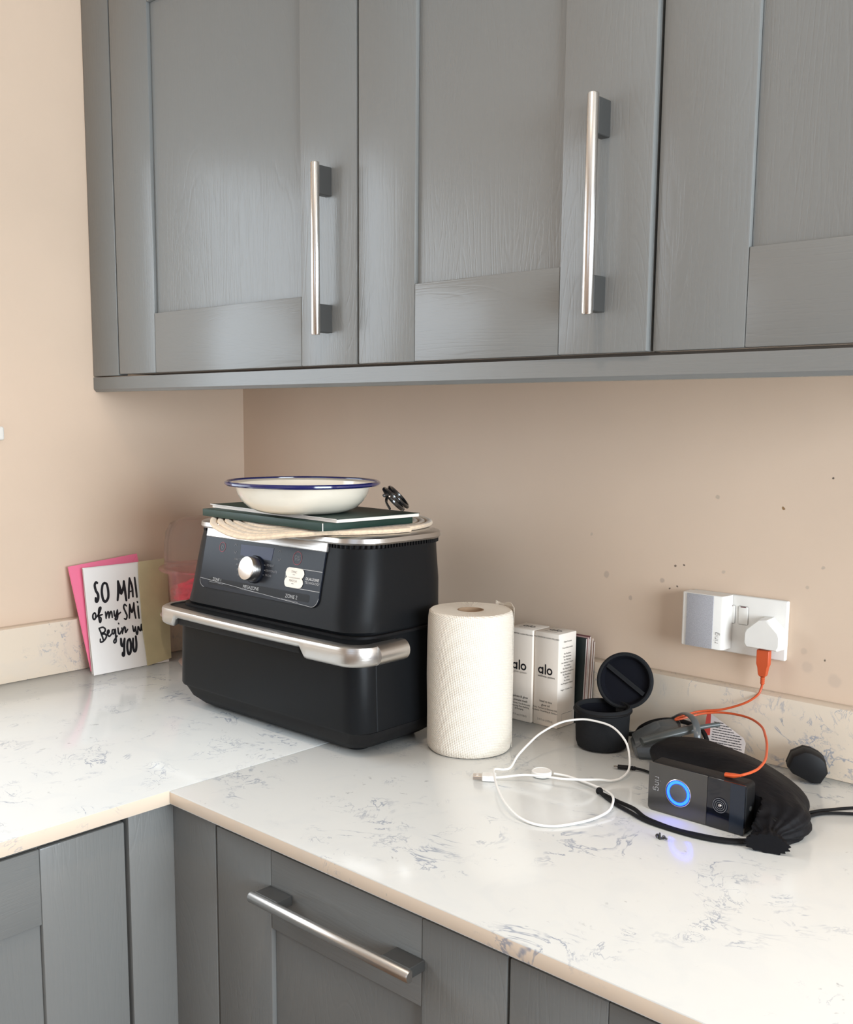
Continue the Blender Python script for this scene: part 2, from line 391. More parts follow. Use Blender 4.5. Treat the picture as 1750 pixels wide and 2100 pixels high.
# ================================================================ CABINETS
CY = -0.356
def shaker_door(parent, a0, a1, z0, z1, sl, sr, rb, rt_, axis='x', front=0.0, sgn=-1, rec=0.007, thick=0.02):
    g = 0.0005
    def bx(bm, p0, p1, q0, q1, d0, d1, bev):
        lo, hi = sorted((front-sgn*d0, front-sgn*d1))
        if axis == 'x': box(bm, p0, p1, lo, hi, q0, q1, bev, 2)
        else: box(bm, lo, hi, p0, p1, q0, q1, bev, 2)
    bm = B(); bx(bm, a0+.0002, a1-.0002, z0+.0002, z1-.0002, rec+.0012, thick, 0.0008)
    d = link('door', bm, M_['paint'], parent)
    for (p0, p1) in ((a0, a0+sl), (a1-sr, a1)):
        bm = B(); bx(bm, p0, p1, z0, z1, 0, rec+.0012, 0.0020); link('stile', bm, M_['paint'], d)
    for (q0, q1) in ((z0+.0003, z0+rb), (z1-rt_, z1-.0003)):
        bm = B(); bx(bm, a0+sl+0.0002, a1-sr-0.0002, q0, q1, 0.0003, rec+.0012, 0.0013); link('rail', bm, M_['paint_h'], d)
    bm = B(); bx(bm, a0+sl+.0001, a1-sr-.0001, z0+rb+.0001, z1-rt_-.0001, rec, rec+.0012, 0); link('panel', bm, M_['paint'], d, smooth=False)
    return d
def bar_handle(parent, p0, p1, out, r=0.0068, mount=0.040):
    """bar from p0 to p1 (centre line), `out` = vector from bar to the door face; two block mounts"""
    p0, p1, out = Vector(p0), Vector(p1), Vector(out); ax = (p1-p0).normalized()
    bm = B(); side = ax.cross(out.normalized())
    rings = []
    L = (p1-p0).length
    for t, s in ((0, .86), (0.0015, 1), (L-.0015, 1), (L, .86)):
        ring = []
        for i in range(20):
            a = 2*PI*i/20; c_, s_ = math.cos(a), math.sin(a)
            dpt = -out.normalized()*max(c_, -0.45)*r*s+side*s_*r*s
            ring.append(p0+ax*t+dpt)
        rings.append(ring)
    loft(bm, rings); link('handle_bar', bm, M_['steel'] if abs(ax.z) > .5 else M_['steel_h'], parent)
    for t0 in (0.004, L-.004-mount):
        bm = B(); a = p0+ax*t0; b = p0+ax*(t0+mount)
        w = 0.0062; o = out.normalized()*r*0.4
        rings = [[q+o-side*w, q+out-side*w, q+out+side*w, q+o+side*w] for q in (a, b)]
        loft(bm, rings)
        bmesh.ops.bevel(bm, geom=bm.edges[:], offset=0.0008, segments=1, affect='EDGES')
        link('handle_mount', bm, M_['mount'], parent)
def carcass(parent, x0, x1, y0, y1, z0, z1, m='paint'):
    bm = B(); box(bm, x0, x1, y0, y1, z0, z1, 0.0); link('carcass', bm, M_[m], parent, smooth=False)
# --- wall units, left to right
ZB, ZP = 0.5283, 0.5562
def wall_unit(x0, x1, sl, sr, label, handle_x, ajar=0.0, rt_=0.10, right=False):
    t = thing('wall_cabinet', label, 'cabinet', (x0, CY, ZP))
    w = x1-x0; zt = 0.724
    bm = B(); box(bm, 0.001, w-.001, 0.0225, -CY-.002, 0.004, zt, 0); link('carcass', bm, M_['dark'] , t, smooth=False)
    d = shaker_door(t, 0.0018, w-.0018, 0.0032, zt-.002, sl, sr, 0.1035, rt_)
    if handle_x is not None: bar_handle(d, (handle_x-x0, -0.0265, 0.0455), (handle_x-x0, -0.0265, 0.2865), (0, 0.0265, 0))
    d.rotation_euler = (0, 0, -ajar)
    return t
wall_unit(0.0915, 0.7257, 0.1185, 0.1200, 'grey panelled wall cabinet nearest the left wall, its grain catching window light', 0.6665)
wall_unit(0.7257, 1.2008, 0.1105, 0.1215, 'grey wall cabinet in the middle, door slightly ajar, above the paper towel roll', 1.1365, ajar=R(0.9), rt_=0.10)
wall_unit(1.2008, 1.70, 0.1095, 0.1200, 'grey wall cabinet at the right edge of the photo, above the wall socket', 1.6355)
fp = thing('filler_panel', 'narrow grey vertical filler strip between the left wall and the wall cabinets', 'panel', (0, CY, ZP))
bm = B(); box(bm, 0.0005, 0.0902, 0.0, 0.02, 0.001, 0.722, 0.0015); link('strip', bm, M_['paint'], fp)
pm = thing('cabinet_pelmet', 'long grey light pelmet under the wall cabinets', 'pelmet', (0, CY, ZB))
bm = B()
prof = [(0.0, 0.005), (0.0045, 0.0), (0.02, 0.0), (0.02, 0.0268), (0.0, 0.0268)]
loft(bm, [[(0.0008, y, z) for y, z in prof], [(1.70, y, z) for y, z in prof]])
link('board', bm, M_['paint_h'], pm, smooth=False)
# --- base units of the right-hand run (front faces -y)
QY = BY+0.0132; ZD = -0.0285; ZK = -0.76
def base_unit(x0, x1, sl, sr, label, handle=True):
    t = thing('base_cabinet', label, 'cabinet', (x0, QY, ZK)); w = x1-x0
    bm = B(); box(bm, 0.001, w-.001, 0.0225, 0.58, 0, -ZK-.0195, 0); link('carcass', bm, M_['dark'], t, smooth=False)
    bm = B(); box(bm, 0.0, w, 0.06, 0.078, -0.14, 0.0, 0.001); link('plinth', bm, M_['paint_h'], t, smooth=False)
    d = shaker_door(t, 0.0016, w-.0016, 0.004, -ZK+ZD, sl, sr, 0.10, 0.0985)
    if handle: bar_handle(d, (w/2-.129, -0.0265, -ZK-.0785), (w/2+.129, -0.0265, -ZK-.0785), (0, 0.0265, 0))
    return t
base_unit(0.7794, 1.2448, 0.107, 0.111, 'grey base cabinet with a horizontal steel bar handle, under the right worktop')
base_unit(1.2448, 1.72, 0.11, 0.11, 'grey base cabinet at the bottom right, mostly below the photo edge')
cp = thing('corner_post', 'grey L-shaped corner post where the two runs of base cabinets meet', 'post', (AX-.0132, QY, ZK))
bm = B(); box(bm, 0.0, 0.0915, 0, 0.02, 0.0, -ZK-.0195, 0.0008); link('post_board', bm, M_['paint'], cp)
bm = B(); box(bm, -0.02, -0.0002, -0.0664, 0.02, 0.0, -ZK-.0195, 0.0008); link('post_board', bm, M_['paint'], cp)
# --- base units of the left-hand run (front faces +x)
QX = AX-.0132
def left_unit(y1, y0, s1, s0, label):
    t = thing('base_cabinet', label, 'cabinet', (QX, y1, ZK)); w = y1-y0
    bm = B(); box(bm, -0.62, -0.0225, -w+.001, -.001, 0, -ZK-.0195, 0); link('carcass', bm, M_['dark'], t, smooth=False)
    bm = B(); box(bm, -0.078, -0.06, -w, 0, -0.14, 0.0, 0.001); link('plinth', bm, M_['paint'], t, smooth=False)
    shaker_door(t, -w+.0016, -.0035, 0.004, -ZK+ZD, s0, s1, 0.10, 0.0955, axis='y', sgn=1)
    return t
left_unit(-0.7260, -1.22, 0.1135, 0.11, 'light-catching grey base cabinet under the left worktop, beside the corner post')
left_unit(-1.22, -1.72, 0.11, 0.11, 'grey base cabinet further left under the window, outside the photo')

# ================================================================ AIR FRYER
af = thing('air_fryer', 'large black and steel two-zone air fryer with a round dial, in the corner', 'appliance', (0.588, -0.30, 0))
def A(x, y, z=0): return (x-0.588, y+0.30, z)
def ring3(x0, x1, y0, y1, rf, rb, z, n=8): return [A(x, y, z) for x, y in rrect(x0, x1, y0, y1, rf, rb, n)]
# base body (behind the drawer) and flared foot
bm = B()
loft(bm, [ring3(.385, .775, -.405, -.230, .03, .05, .0065), ring3(.374, .795, -.420, -.213, .03, .06, .020), ring3(.360, .803, -.424, -.205, .03, .075, .036),
          ring3(.360, .803, -.426, -.205, .03, .075, .0375)])
link('base', bm, M_['black_soft'], af)
bm = B(); loft(bm, [ring3(.362, .802, -.392, -.205, .004, .075, .0375), ring3(.366, .797, -.392, -.206, .004, .075, .177)]); link('housing', bm, M_['black'], af)
for fx, fy in ((.42, -.375), (.745, -.375), (.43, -.262), (.73, -.262)):
    bm = B(); lathe(bm, [(0, 0.0003), (.017, .0003), (.021, .0075), (0, .0075)], 20, A(fx, fy)); link('foot', bm, M_['black_soft'], af)
# drawer front with rounded corners
bm = B(); loft(bm, [ring3(.361, .8035, -.4305, -.3935, .032, .001, .0385), ring3(.360, .804, -.432, -.3935, .032, .001, .042),
                    ring3(.363, .801, -.430, -.3935, .032, .001, .152), ring3(.364, .800, -.429, -.3935, .032, .001, .1565)])
dr = link('drawer', bm, M_['black'], af)
# handle shelf between drawer and handle band
bm = B(); loft(bm, [ring3(.359, .826, -.455, -.395, .034, .002, .163), ring3(.359, .826, -.458, -.395, .034, .002, .1705), ring3(.363, .822, -.452, -.395, .034, .002, .1735)])
link('handle_ledge', bm, M_['black'], dr)
# handle band: sweep of a tall thin section along a U path
def upath(x0, x1, y0, ye0, ye1, r, n=10):
    P = [(x0, ye0)]
    for i in range(n+1):
        a = R(180+90*i/n); P.append((x0+r+r*math.cos(a), y0+r+r*math.sin(a)))
    for i in range(1, 80): P.append((x0+r+(x1-x0-2*r)*i/80, y0-0.004*math.sin(PI*i/80)))
    for i in range(n+1):
        a = R(270+90*i/n); P.append((x1-r+r*math.cos(a), y0+r+r*math.sin(a)))
    P.append((x1, ye1)); return P
def sweep_band(path, secfn, m, name, parent):
    bm = B(); rings = []
    P = [Vector((x, y, 0)) for x, y in path]; n = len(P)
    for i in range(n):
        a = P[max(0, i-1)]; b = P[min(n-1, i+1)]; t = (b-a).normalized(); nr = Vector((t.y, -t.x, 0))
        rings.append([A(*((P[i]+nr*u)[:2]), v) for u, v in secfn(i/(n-1), P[i])])
    loft(bm, rings); return link(name, bm, m, parent)
def hsec(t, p):
    # taller at both ends and round the sides, slim across the middle; section (outward, z)
    xm = p.x; edge = 0.0
    lo_full, lo_slim = 0.1455, 0.1600
    d = min(xm-.36, .838-xm)
    k = min(1, max(0, (d-.046)/.009)) if xm < .6 else min(1, max(0, (d-.106)/.011))
    k = k*k*(3-2*k); lo = lo_full+(lo_slim-lo_full)*k; hi = 0.1755
    r = 0.006
    return [(-.004, lo+.002), (0.004, lo), (0.0085, lo+r*.5), (0.0098, lo+r), (0.0098, hi-r), (0.0085, hi-r*.4), (0.004, hi), (-.004, hi)]
sweep_band(upath(.362, .828, -.4565, -.405, -.3785, .030), hsec, M_['steel_h'], 'handle', dr)
bm = B(); tube(bm, [A(.8290, -.425, .1605), A(.8290, -.368, .1605)], .0150, 24, smooth=False); link('handle_end_cap', bm, M_['steel_h'], dr)
bm = B(); box(bm, *[v for v in (0.412-.588, .715-.588, -.459+.30, -.444+.30, .1475, .1620)], 0.005, 3); link('handle_grip', bm, M_['black_soft'], dr)
# upper body
secs = [(.369, .797, -.424, -.209, .045, .178), (.368, .798, -.4265, -.208, .047, .182), (.369, .792, -.4225, -.208, .05, .200), (.371, .790, -.4140, -.206, .05, .240), (.373, .783, -.4050, -.203, .05, .280), (.375, .780, -.4010, -.201, .05, .297)]
bm = B(); loft(bm, [ring3(a, b, c, d, r, r+.018, z) for a, b, c, d, r, z in secs]); ub = link('upper_body', bm, M_['black'], af)
bm = B(); loft(bm, [ring3(.363, .802, -.428, -.205, .04, .075, .1738), ring3(.363, .802, -.428, -.205, .04, .075, .1775)]); link('waist_lip', bm, M_['black_soft'], af)
# arched recess line over the drawer
# vent slits round the top
bm = B()
loft(bm, [ring3(.379, .776, -.397, -.204, .05, .06, .2968), ring3(.378, .777, -.398, -.203, .05, .06, .3030)])
link('vent_band', bm, M_['dark'], af)
bm = B()
vp = rrect(.376, .779, -.400, -.202, .05, .06, 10)
per = []
for a, b in zip(vp, vp[1:]+vp[:1]):
    L = math.hypot(b[0]-a[0], b[1]-a[1]); k = max(1, round(L/.0058))
    for i in range(k): per.append((a[0]+(b[0]-a[0])*i/k, a[1]+(b[1]-a[1])*i/k))
for (x, y) in per: box(bm, x-.588-.0012, x-.588+.0012, y+.30-.0012, y+.30+.0012, .2965, .3035)
o = link('vent_ribs', bm, M_['black_soft'], af, smooth=False); o['kind'] = 'stuff'
# steel top trim with its front tab
bm = B(); loft(bm, [ring3(.373, .782, -.404, -.199, .053, .063, .3028), ring3(.371, .784, -.406, -.197, .055, .065, .3055), ring3(.372, .783, -.405, -.198, .054, .064, .3118), ring3(.377, .778, -.400, -.203, .05, .06, .3140)])
link('steel_trim', bm, M_['steel_h'], af)
# sloping control face
z0p, z1p = 0.2090, 0.2905
y0p, y1p = -.4207, -.4030
PF = Frame(A(.4230, y0p-.0012, z0p), (1, 0, 0), (0, y1p-y0p, z1p-z0p))     # N points to the front
PW, PH = .2880, math.hypot(y1p-y0p, z1p-z0p)
def rpoly(x0, x1, y0, y1, rbl, rtl, n=6, rbr=None):
    rbr = rbl if rbr is None else rbr
    P = []
    for (cx, cy, r, a0) in ((x1-rbr, y0+rbr, rbr, -90), (x1-rtl, y1-rtl, rtl, 0), (x0+rtl, y1-rtl, rtl, 90), (x0+rbl, y0+rbl, rbl, 180)):
        for i in range(n+1): a = R(a0+90*i/n); P.append((cx+r*math.cos(a), cy+r*math.sin(a)))
    return P
bm = B(); prism(bm, PF, rpoly(0, PW, 0, PH, .014, .001), -0.004, 0.0012); cpn = link('control_panel', bm, M_['gloss'], af)
bm = B(); prism(bm, PF, [(0.0, PH-.001), (PW+.002, PH-.001), (PW+.002, PH+.013), (0.0, PH+.013)], -.004, .0022)
bmesh.ops.bevel(bm, geom=bm.edges[:], offset=.001, segments=1, affect='EDGES'); link('steel_tab', bm, M_['steel_h'], cpn)
def uv(px, py):
    """close-up photo position -> panel coordinates"""
    dx, dy = px-232, py-190; e1 = (1195, 165); e2 = (-122, 528); det = e1[0]*e2[1]-e1[1]*e2[0]
    u = (dx*e2[1]-dy*e2[0])/det; v = (e1[0]*dy-e1[1]*dx)/det
    return u*PW, (1-v)*PH
bp = B(); bd = B(); bi = B(); br = B()
H2 = .0014
# display
dq = [uv(605, 285), uv(940, 325), uv(905, 447), uv(590, 395)]
disp = B(); prism(disp, PF, dq, .0012, .0016); link('display', disp, mat('display_glass', (0.016, 0.020, 0.060), 0.30, spec=.3), cpn)
redp = mat('dark_red_print', (0.30, 0.05, 0.07), 0.5)
for (px, py, r) in ((402, 312, .0078), (1160, 420, .0098)):
    u, v = uv(px, py); stroke(br, PF, ringpts(u, v, r, r), .0009, closed=True, smooth=False, base=H2)
link_print('button_outline', br, redp, cpn)
u, v = uv(402, 312); stroke(bd, PF, ringpts(u, v, .0028, .0028, 12, 120, 420), .0006, smooth=False, base=H2); stroke(bd, PF, [(u, v+.001), (u, v+.0038)], .0006, smooth=False, base=H2)
u, v = uv(1160, 420); text_into(bd, PF, 'START', .0048, u, v+.0022, h=H2); text_into(bd, PF, 'STOP', .0048, u, v-.0022, h=H2)
for (px, py, s) in ((550, 288, 1), (538, 367, -1), (998, 353, 1), (983, 437, -1)):
    u, v = uv(px, py); stroke(bd, PF, [(u-.003, v-.0016*s), (u, v+.0016*s), (u+.003, v-.0016*s)], .0007, smooth=False, base=H2)
for (px, py, s) in ((572, 440, 'MAX CRISP'), (572, 492, 'AIR FRY'), (572, 543, 'ROAST'), (572, 592, 'BAKE')):
    u, v = uv(px, py); text_into(bd, PF, s, .0048, u, v, h=H2)
for (px, py, s) in ((890, 495, 'REHEAT'), (895, 550, 'DEHYDRATE'), (862, 593, 'PROVE')):
    u, v = uv(px, py); text_into(bd, PF, s, .0048, u, v, h=H2)
for (px, py) in ((832, 490), (825, 540), (810, 587)):
    u, v = uv(px, py); stroke(bp, PF, [(u-.0022, v), (u+.0022, v)], .0007, smooth=False, base=H2)
for (px, py, s, sz) in ((320, 648, 'ZONE 1', .0066), (675, 718, 'MEGAZONE', .0072), (1072, 786, 'ZONE 2', .0078)):
    u, v = uv(px, py); text_into(bp, PF, s, sz, u, v, h=H2)
u, v = uv(1282, 620); text_into(bp, PF, 'DUALZONE', .0054, u, v, bold=.00018, h=H2)
u, v = uv(1277, 655); text_into(bp, PF, 'TECHNOLOGY', .0048, u, v, h=H2)
for a, b in (((235, 668), (385, 692)), ((560, 730), (775, 770)), ((975, 808), (1130, 836))):
    stroke(bd, PF, [uv(*a), uv(*b)], .0006, smooth=False, base=H2)
ub0 = uv(1050, 515)[0]; vb1 = uv(1120, 512)[1]; vb0 = uv(1100, 700)[1]
brk = [(PW-.0005, vb1), (ub0+.006, vb1)]+[(ub0+.006+.006*math.cos(R(a)), vb1-.006+.006*math.sin(R(a))) for a in (120, 150, 180)]+[(ub0+.006+.006*math.cos(R(a)), vb0+.006+.006*math.sin(R(a))) for a in (180, 210, 240, 270)]+[(PW-.0005, vb0)]
stroke(bp, PF, brk, .0008, smooth=False, base=H2)
# fine bright line along the lower border
brd = rpoly(.0004, PW-.0004, .0004, PH, .0138, .001)
stroke(bp, PF, [brd[i] for i in range(len(brd)-1, 20, -1)]+brd[:7], .0005, smooth=False, base=H2)
link_print('silver_lettering', bp, M_['print'], cpn); link_print('grey_lettering', bd, M_['print_dim'], cpn)
# status strip
sa, sb = uv(225, 650), uv(1245, 800)
bm = B(); prism(bm, PF, rpoly(sa[0], uv(1240, 800)[0], min(sa[1], sb[1])-.0055, max(sa[1], sb[1])+.0045, .004, .004), .0012, .00135)
link('status_strip', bm, mat('strip_gloss', (0.004, 0.004, 0.005), 0.35, spec=.2), cpn)
bm = B()
for (px, py) in ((1128, 563), (1108, 650)):
    u, v = uv(px, py); bm = B(); prism(bm, PF, rpoly(u-.0200, u+.0200, v-.0078, v+.0078, .0074, .0074), .0012, .0030)
    bmesh.ops.bevel(bm, geom=[e for e in bm.edges if e.calc_length() > .0], offset=.0004, segments=1, affect='EDGES')
    k = link('zone_button', bm, M_['offwhite'], cpn)
bt = B()
for (px, py, s) in ((1128, 555, 'SYNC'), (1108, 640, 'MATCH')):
    u, v = uv(px, py); text_into(bt, PF, s, .0050, u, v+.0005, h=.0034); stroke(bt, PF, [(u-.0022, v-.0035), (u+.0022, v-.0035)], .0008, smooth=False, base=.0032)
link_print('button_lettering', bt, M_['grey_ink'], cpn)
# dial
u, v = uv(733, 535); O = PF.p(u, v, 0)
def along(bm, prof, n=48):
    rings = [[PF.p(u+r*math.cos(2*PI*i/n), v+r*math.sin(2*PI*i/n), w) for i in range(n)] for r, w in prof]; loft(bm, rings)
bm = B(); along(bm, [(.0215, .001), (.0215, .004), (.0200, .0055)]); kn = link('dial', bm, M_['gloss'], cpn)
bm = B(); along(bm, [(.0188, .0035), (.0184, .0190), (.0178, .0200), (.0168, .0204)])
link('steel_dial_cap', bm, M_['steel'], cpn)

# ================================================================ ROPE PLACEMAT, BOOKS, BOWL, GLASSES
rope = mat('cream_cotton_rope', (0.78, 0.62, 0.45), 0.85, var=0.12, vscale=160, bump=0.8, bscale=420, sheen=.3)
mt = thing('rope_placemat', 'round cream coiled rope mat draped over the top of the air fryer', 'placemat', (.572, -.285, .3142))
def mat_z(x, y):
    wx, wy = .572+x, -.285+y
    d = max(0, -.404-wy); s = max(0, .385-wx)
    z = 0.0038 - 0.24*d - 0.15*s + 0.0022*math.sin(wx*38+1.2)*min(1, d/.03)
    return z
turns = 15; r0 = .0052
pts = []
for i in range(turns*40+1):
    th = 2*PI*i/40; rr = .006+(.1715-.006)*i/(turns*40)
    x, y = rr*math.cos(th)*1.115, rr*math.sin(th)
    pts.append((x, y, mat_z(x, y)))
bm = B(); tube(bm, pts, .0057, 8, smooth=False, flat=.68); link('coil', bm, rope, mt)

def slab_box(bm, F, w, d, t, bev=.0006):
    prism(bm, F, [(0, 0), (w, 0), (w, d), (0, d)], 0, t)
    return bm
green = mat('dark_green_cloth', (0.007, 0.034, 0.025), 0.5, var=.1, bump=.1)
page = mat('page_edges', (0.80, 0.74, 0.68), 0.7, bump=.4, bscale=700, stretch=(.05, .05, 3))
bk = thing('green_box_file', 'thin dark green hardback book lying on the rope mat', 'book', (.722, -.4215, .3222), R(-3.2))
bm = B(); box(bm, -.312, 0, 0, .178, 0, .0115, .0008); link('cover', bm, green, bk)
bm = B(); box(bm, -.0004, .0004, -.0004, .0006, .0002, .0113); link('corner_edge', bm, M_['paperwhite'], bk, smooth=False)
bk.name = 'green_book'
fo = thing('magazine', 'white edged booklet with dark green cover lying on the green book, under the bowl', 'book', (.735, -.4065, .3341), R(-4.5))
# pages sagging slightly, cover on top
def sheet_stack(bm, x0, x1, y0, y1, z0, z1, sag):
    nx = 24; rings = []
    for i in range(nx+1):
        x = x0+(x1-x0)*i/nx; s = sag*math.sin(PI*i/nx*1.0)
        rings.append([(x, y0, z0), (x, y1, z0), (x, y1, z1-s*.2), (x, y0, z1-s)])
    loft(bm, rings)
bm = B(); sheet_stack(bm, -.330, 0, 0, .160, 0, .0046, .0002); link('pages', bm, page, fo, smooth=False)
bm = B(); sheet_stack(bm, -.336, .001, -.001, .161, .0047, .0054, 0); link('cover', bm, green, fo, smooth=False)
bm = B(); box(bm, -.336, .001, -.0012, -.0009, .0046, .0055); link('cover_edge', bm, M_['paperwhite'], fo, smooth=False)

bw = thing('enamel_bowl', 'shallow cream enamel bowl with a navy blue rim on top of the books', 'bowl', (.612, -.362, .3398))
en = mat('cream_enamel', (0.82, 0.76, 0.64), 0.09, coat=.6, var=.03, vscale=12); nv = mat('navy_enamel', (0.010, 0.014, 0.10), 0.12, coat=.5)
bm = B(); lathe(bm, [(0, .0), (.060, .0), (.070, .0022), (.083, .008), (.0935, .018), (.1000, .029), (.1030, .0395), (.1085, .0428), (.1150, .0440), (.1150, .0452), (.109, .0450), (.1015, .0425), (.0985, .035), (.0915, .020), (.081, .0105), (.066, .0045), (0, .0035)], 96)
link('bowl_body', bm, en, bw)
bm = B(); lathe(bm, [(.1120, .0425), (.1160, .0412), (.1185, .0434), (.1185, .0458), (.1160, .0476), (.1125, .0465), (.1120, .0425)], 96); link('rim', bm, nv, bw)

gs = thing('eyeglasses', 'black framed eyeglasses folded on the booklet beside the enamel bowl', 'glasses', (.717, -.268, .3398))
gW = Vector((-.60, .79, -.03)).normalized(); gV = Vector((-.62, -.42, .80)); gV = (gV-gW*gV.dot(gW)).normalized()
gf = mat('black_acetate', (.010, .010, .011), .15, coat=.4); lens = mat('clear_lens', (.95, .97, 1), .02, trans=1, ior=1.12)
G0 = Frame((0.018, -.022, .0225), gW, gV)
for k, uo in enumerate((0.0, .066)):
    bm = B(); P = [G0.p(uo+.024*math.cos(2*PI*i/20), .0195*math.sin(2*PI*i/20)*(1-.08*math.cos(4*PI*i/20))) for i in range(20)]
    tube(bm, P, .0025, 8, closed=True, k=2, flat=1.2); fr = link('rim', bm, gf, gs)
    bm = B(); prism(bm, G0, [(uo+.0225*math.cos(2*PI*i/24), .018*math.sin(2*PI*i/24)) for i in range(24)], -.0004, .0004); link('lens', bm, lens, fr)
bm = B(); tube(bm, [G0.p(.0235, .004), G0.p(.033, .009), G0.p(.0425, .004)], .002, 8); link('bridge', bm, gf, gs)
for (uo, a, b) in ((-.025, (.060, -.004), (.098, -.012)), (.091, (-.004, .004), (-.03, -.004))):
    bm = B(); h = G0.p(uo, .010); s = -1 if uo > 0 else 1
    tube(bm, [h, h+gW*.004*-s+gV*.002-G0.N*.004, h+gW*.055*s-G0.N*.007+gV*.001, h+gW*.105*s-G0.N*.009-gV*.006, h+gW*.122*s-G0.N*.010-gV*.018], .0018, 8, flat=1.5); link('temple', bm, gf, gs)

# ================================================================ CAKE DOME ON PEDESTAL
pinkpl = mat('clear_pink_plastic', (0.95, 0.50, 0.52), .12, trans=.85, ior=1.15, alpha=.5)
clearpl = mat('clear_plastic', (0.98, 0.93, 0.91), .03, trans=.97, ior=1.08, alpha=.5)
dm = thing('domed_container', 'clear domed pink plastic container on a stand, behind the air fryer', 'container', (.165, -.205, 0))
bm = B(); lathe(bm, [(.0, .001), (.070, .001), (.072, .006), (.040, .014), (.030, .03), (.030, .085), (.05, .095), (.102, .098), (.105, .101), (.102, .104), (0, .104)], 64)
link('pedestal', bm, mat('pale_pink_plastic', (.80, .62, .55), .25, trans=.4, alpha=.9), dm)
bm = B(); lathe(bm, [(0, .1045), (.078, .1045), (.084, .112), (.088, .185), (.104, .188), (.106, .191), (.104, .1935), (.086, .192), (.081, .115), (.0, .108)], 64); link('pink_bowl', bm, pinkpl, dm)
bm = B(); lathe(bm, [(.095, .194), (.094, .235), (.091, .262), (.082, .279), (.060, .289), (.0, .292), (0, .2905), (.059, .2875), (.0805, .2775), (.0895, .2615), (.0925, .235), (.0935, .194)], 64); link('dome', bm, clearpl, dm)
rc = thing('red_tissue', 'crumpled red paper filling the pink container', 'paper', (.165, -.205, .1085))
redm = mat('crimson_paper', (.62, .015, .06), .5, var=.25, vscale=60, bump=.6, bscale=90)
bm = B(); bmesh.ops.create_icosphere(bm, subdivisions=4, radius=.074)
for v in bm.verts:
    n_ = v.co.normalized(); k = math.sin(n_.x*17+n_.y*9)*math.cos(n_.y*21+n_.z*13)*.09+math.sin(n_.x*41-n_.z*37)*.04
    v.co = Vector((v.co.x*(1+k), v.co.y*(1+k), max(0.0008, .030+v.co.z*.46*(1+1.6*k))))
link('crumple', bm, redm, rc, auto=20)

# ================================================================ CARDS
def leaning(name, label, cat, y0, y1, xb, xt, h, t, m, skew=0.0, x0b=None):
    """sheet standing on the worktop at y0..y1, leaning back towards the left wall"""
    th = thing(name, label, cat, (xb, y0, 0.0006))
    F = Frame((0, 0, 0), (x0b or 0, y1-y0, 0), (xt-xb, skew, math.sqrt(max(1e-6, h*h-(xt-xb)**2))))
    return th, F, (y1-y0)
th, F, w = leaning('pink_envelope', 'bright pink envelope standing behind the white greeting card', 'envelope', -.4240, -.2755, .073, .016, .204, .001, None, skew=.006)
F = Frame((0, 0, .004), (0.0, 1, .10), (-.060, -.008, .197))
bm = B(); prism(bm, F, [(0, 0), (.148, -.006), (.150, .200), (.001, .203)], -.0006, .0006); link('back_sheet', bm, M_['pink'], th, smooth=False)
bm = B(); prism(bm, F, [(.001, .002), (.149, -.003), (.149, .198), (.075, .115), (.002, .200)], .0008, .0013); link('flap', bm, M_['pink'], th, smooth=False)
cd = thing('greeting_card', 'white greeting card with black brush lettering leaning on the left wall', 'card', (.0905, -.428, .0005))
F = Frame((0, 0, 0), (.0, 1, 0.0), (-.0575, .0175, .195))
CWd, CHt = .150, .2035
bm = B(); prism(bm, F, [(0, 0), (CWd, 0), (CWd, CHt), (0, CHt)], -.0004, .0004); link('front_leaf', bm, M_['paperwhite'], cd, smooth=False)
Fb = Frame((-.010, .002, .0), (0, 1, 0), (-.054, .0175, .196)); bm = B(); prism(bm, Fb, [(0, 0), (CWd, 0), (CWd, .2030), (0, .2030)], -.0004, .0004); link('back_leaf', bm, M_['paperwhite'], cd, smooth=False)
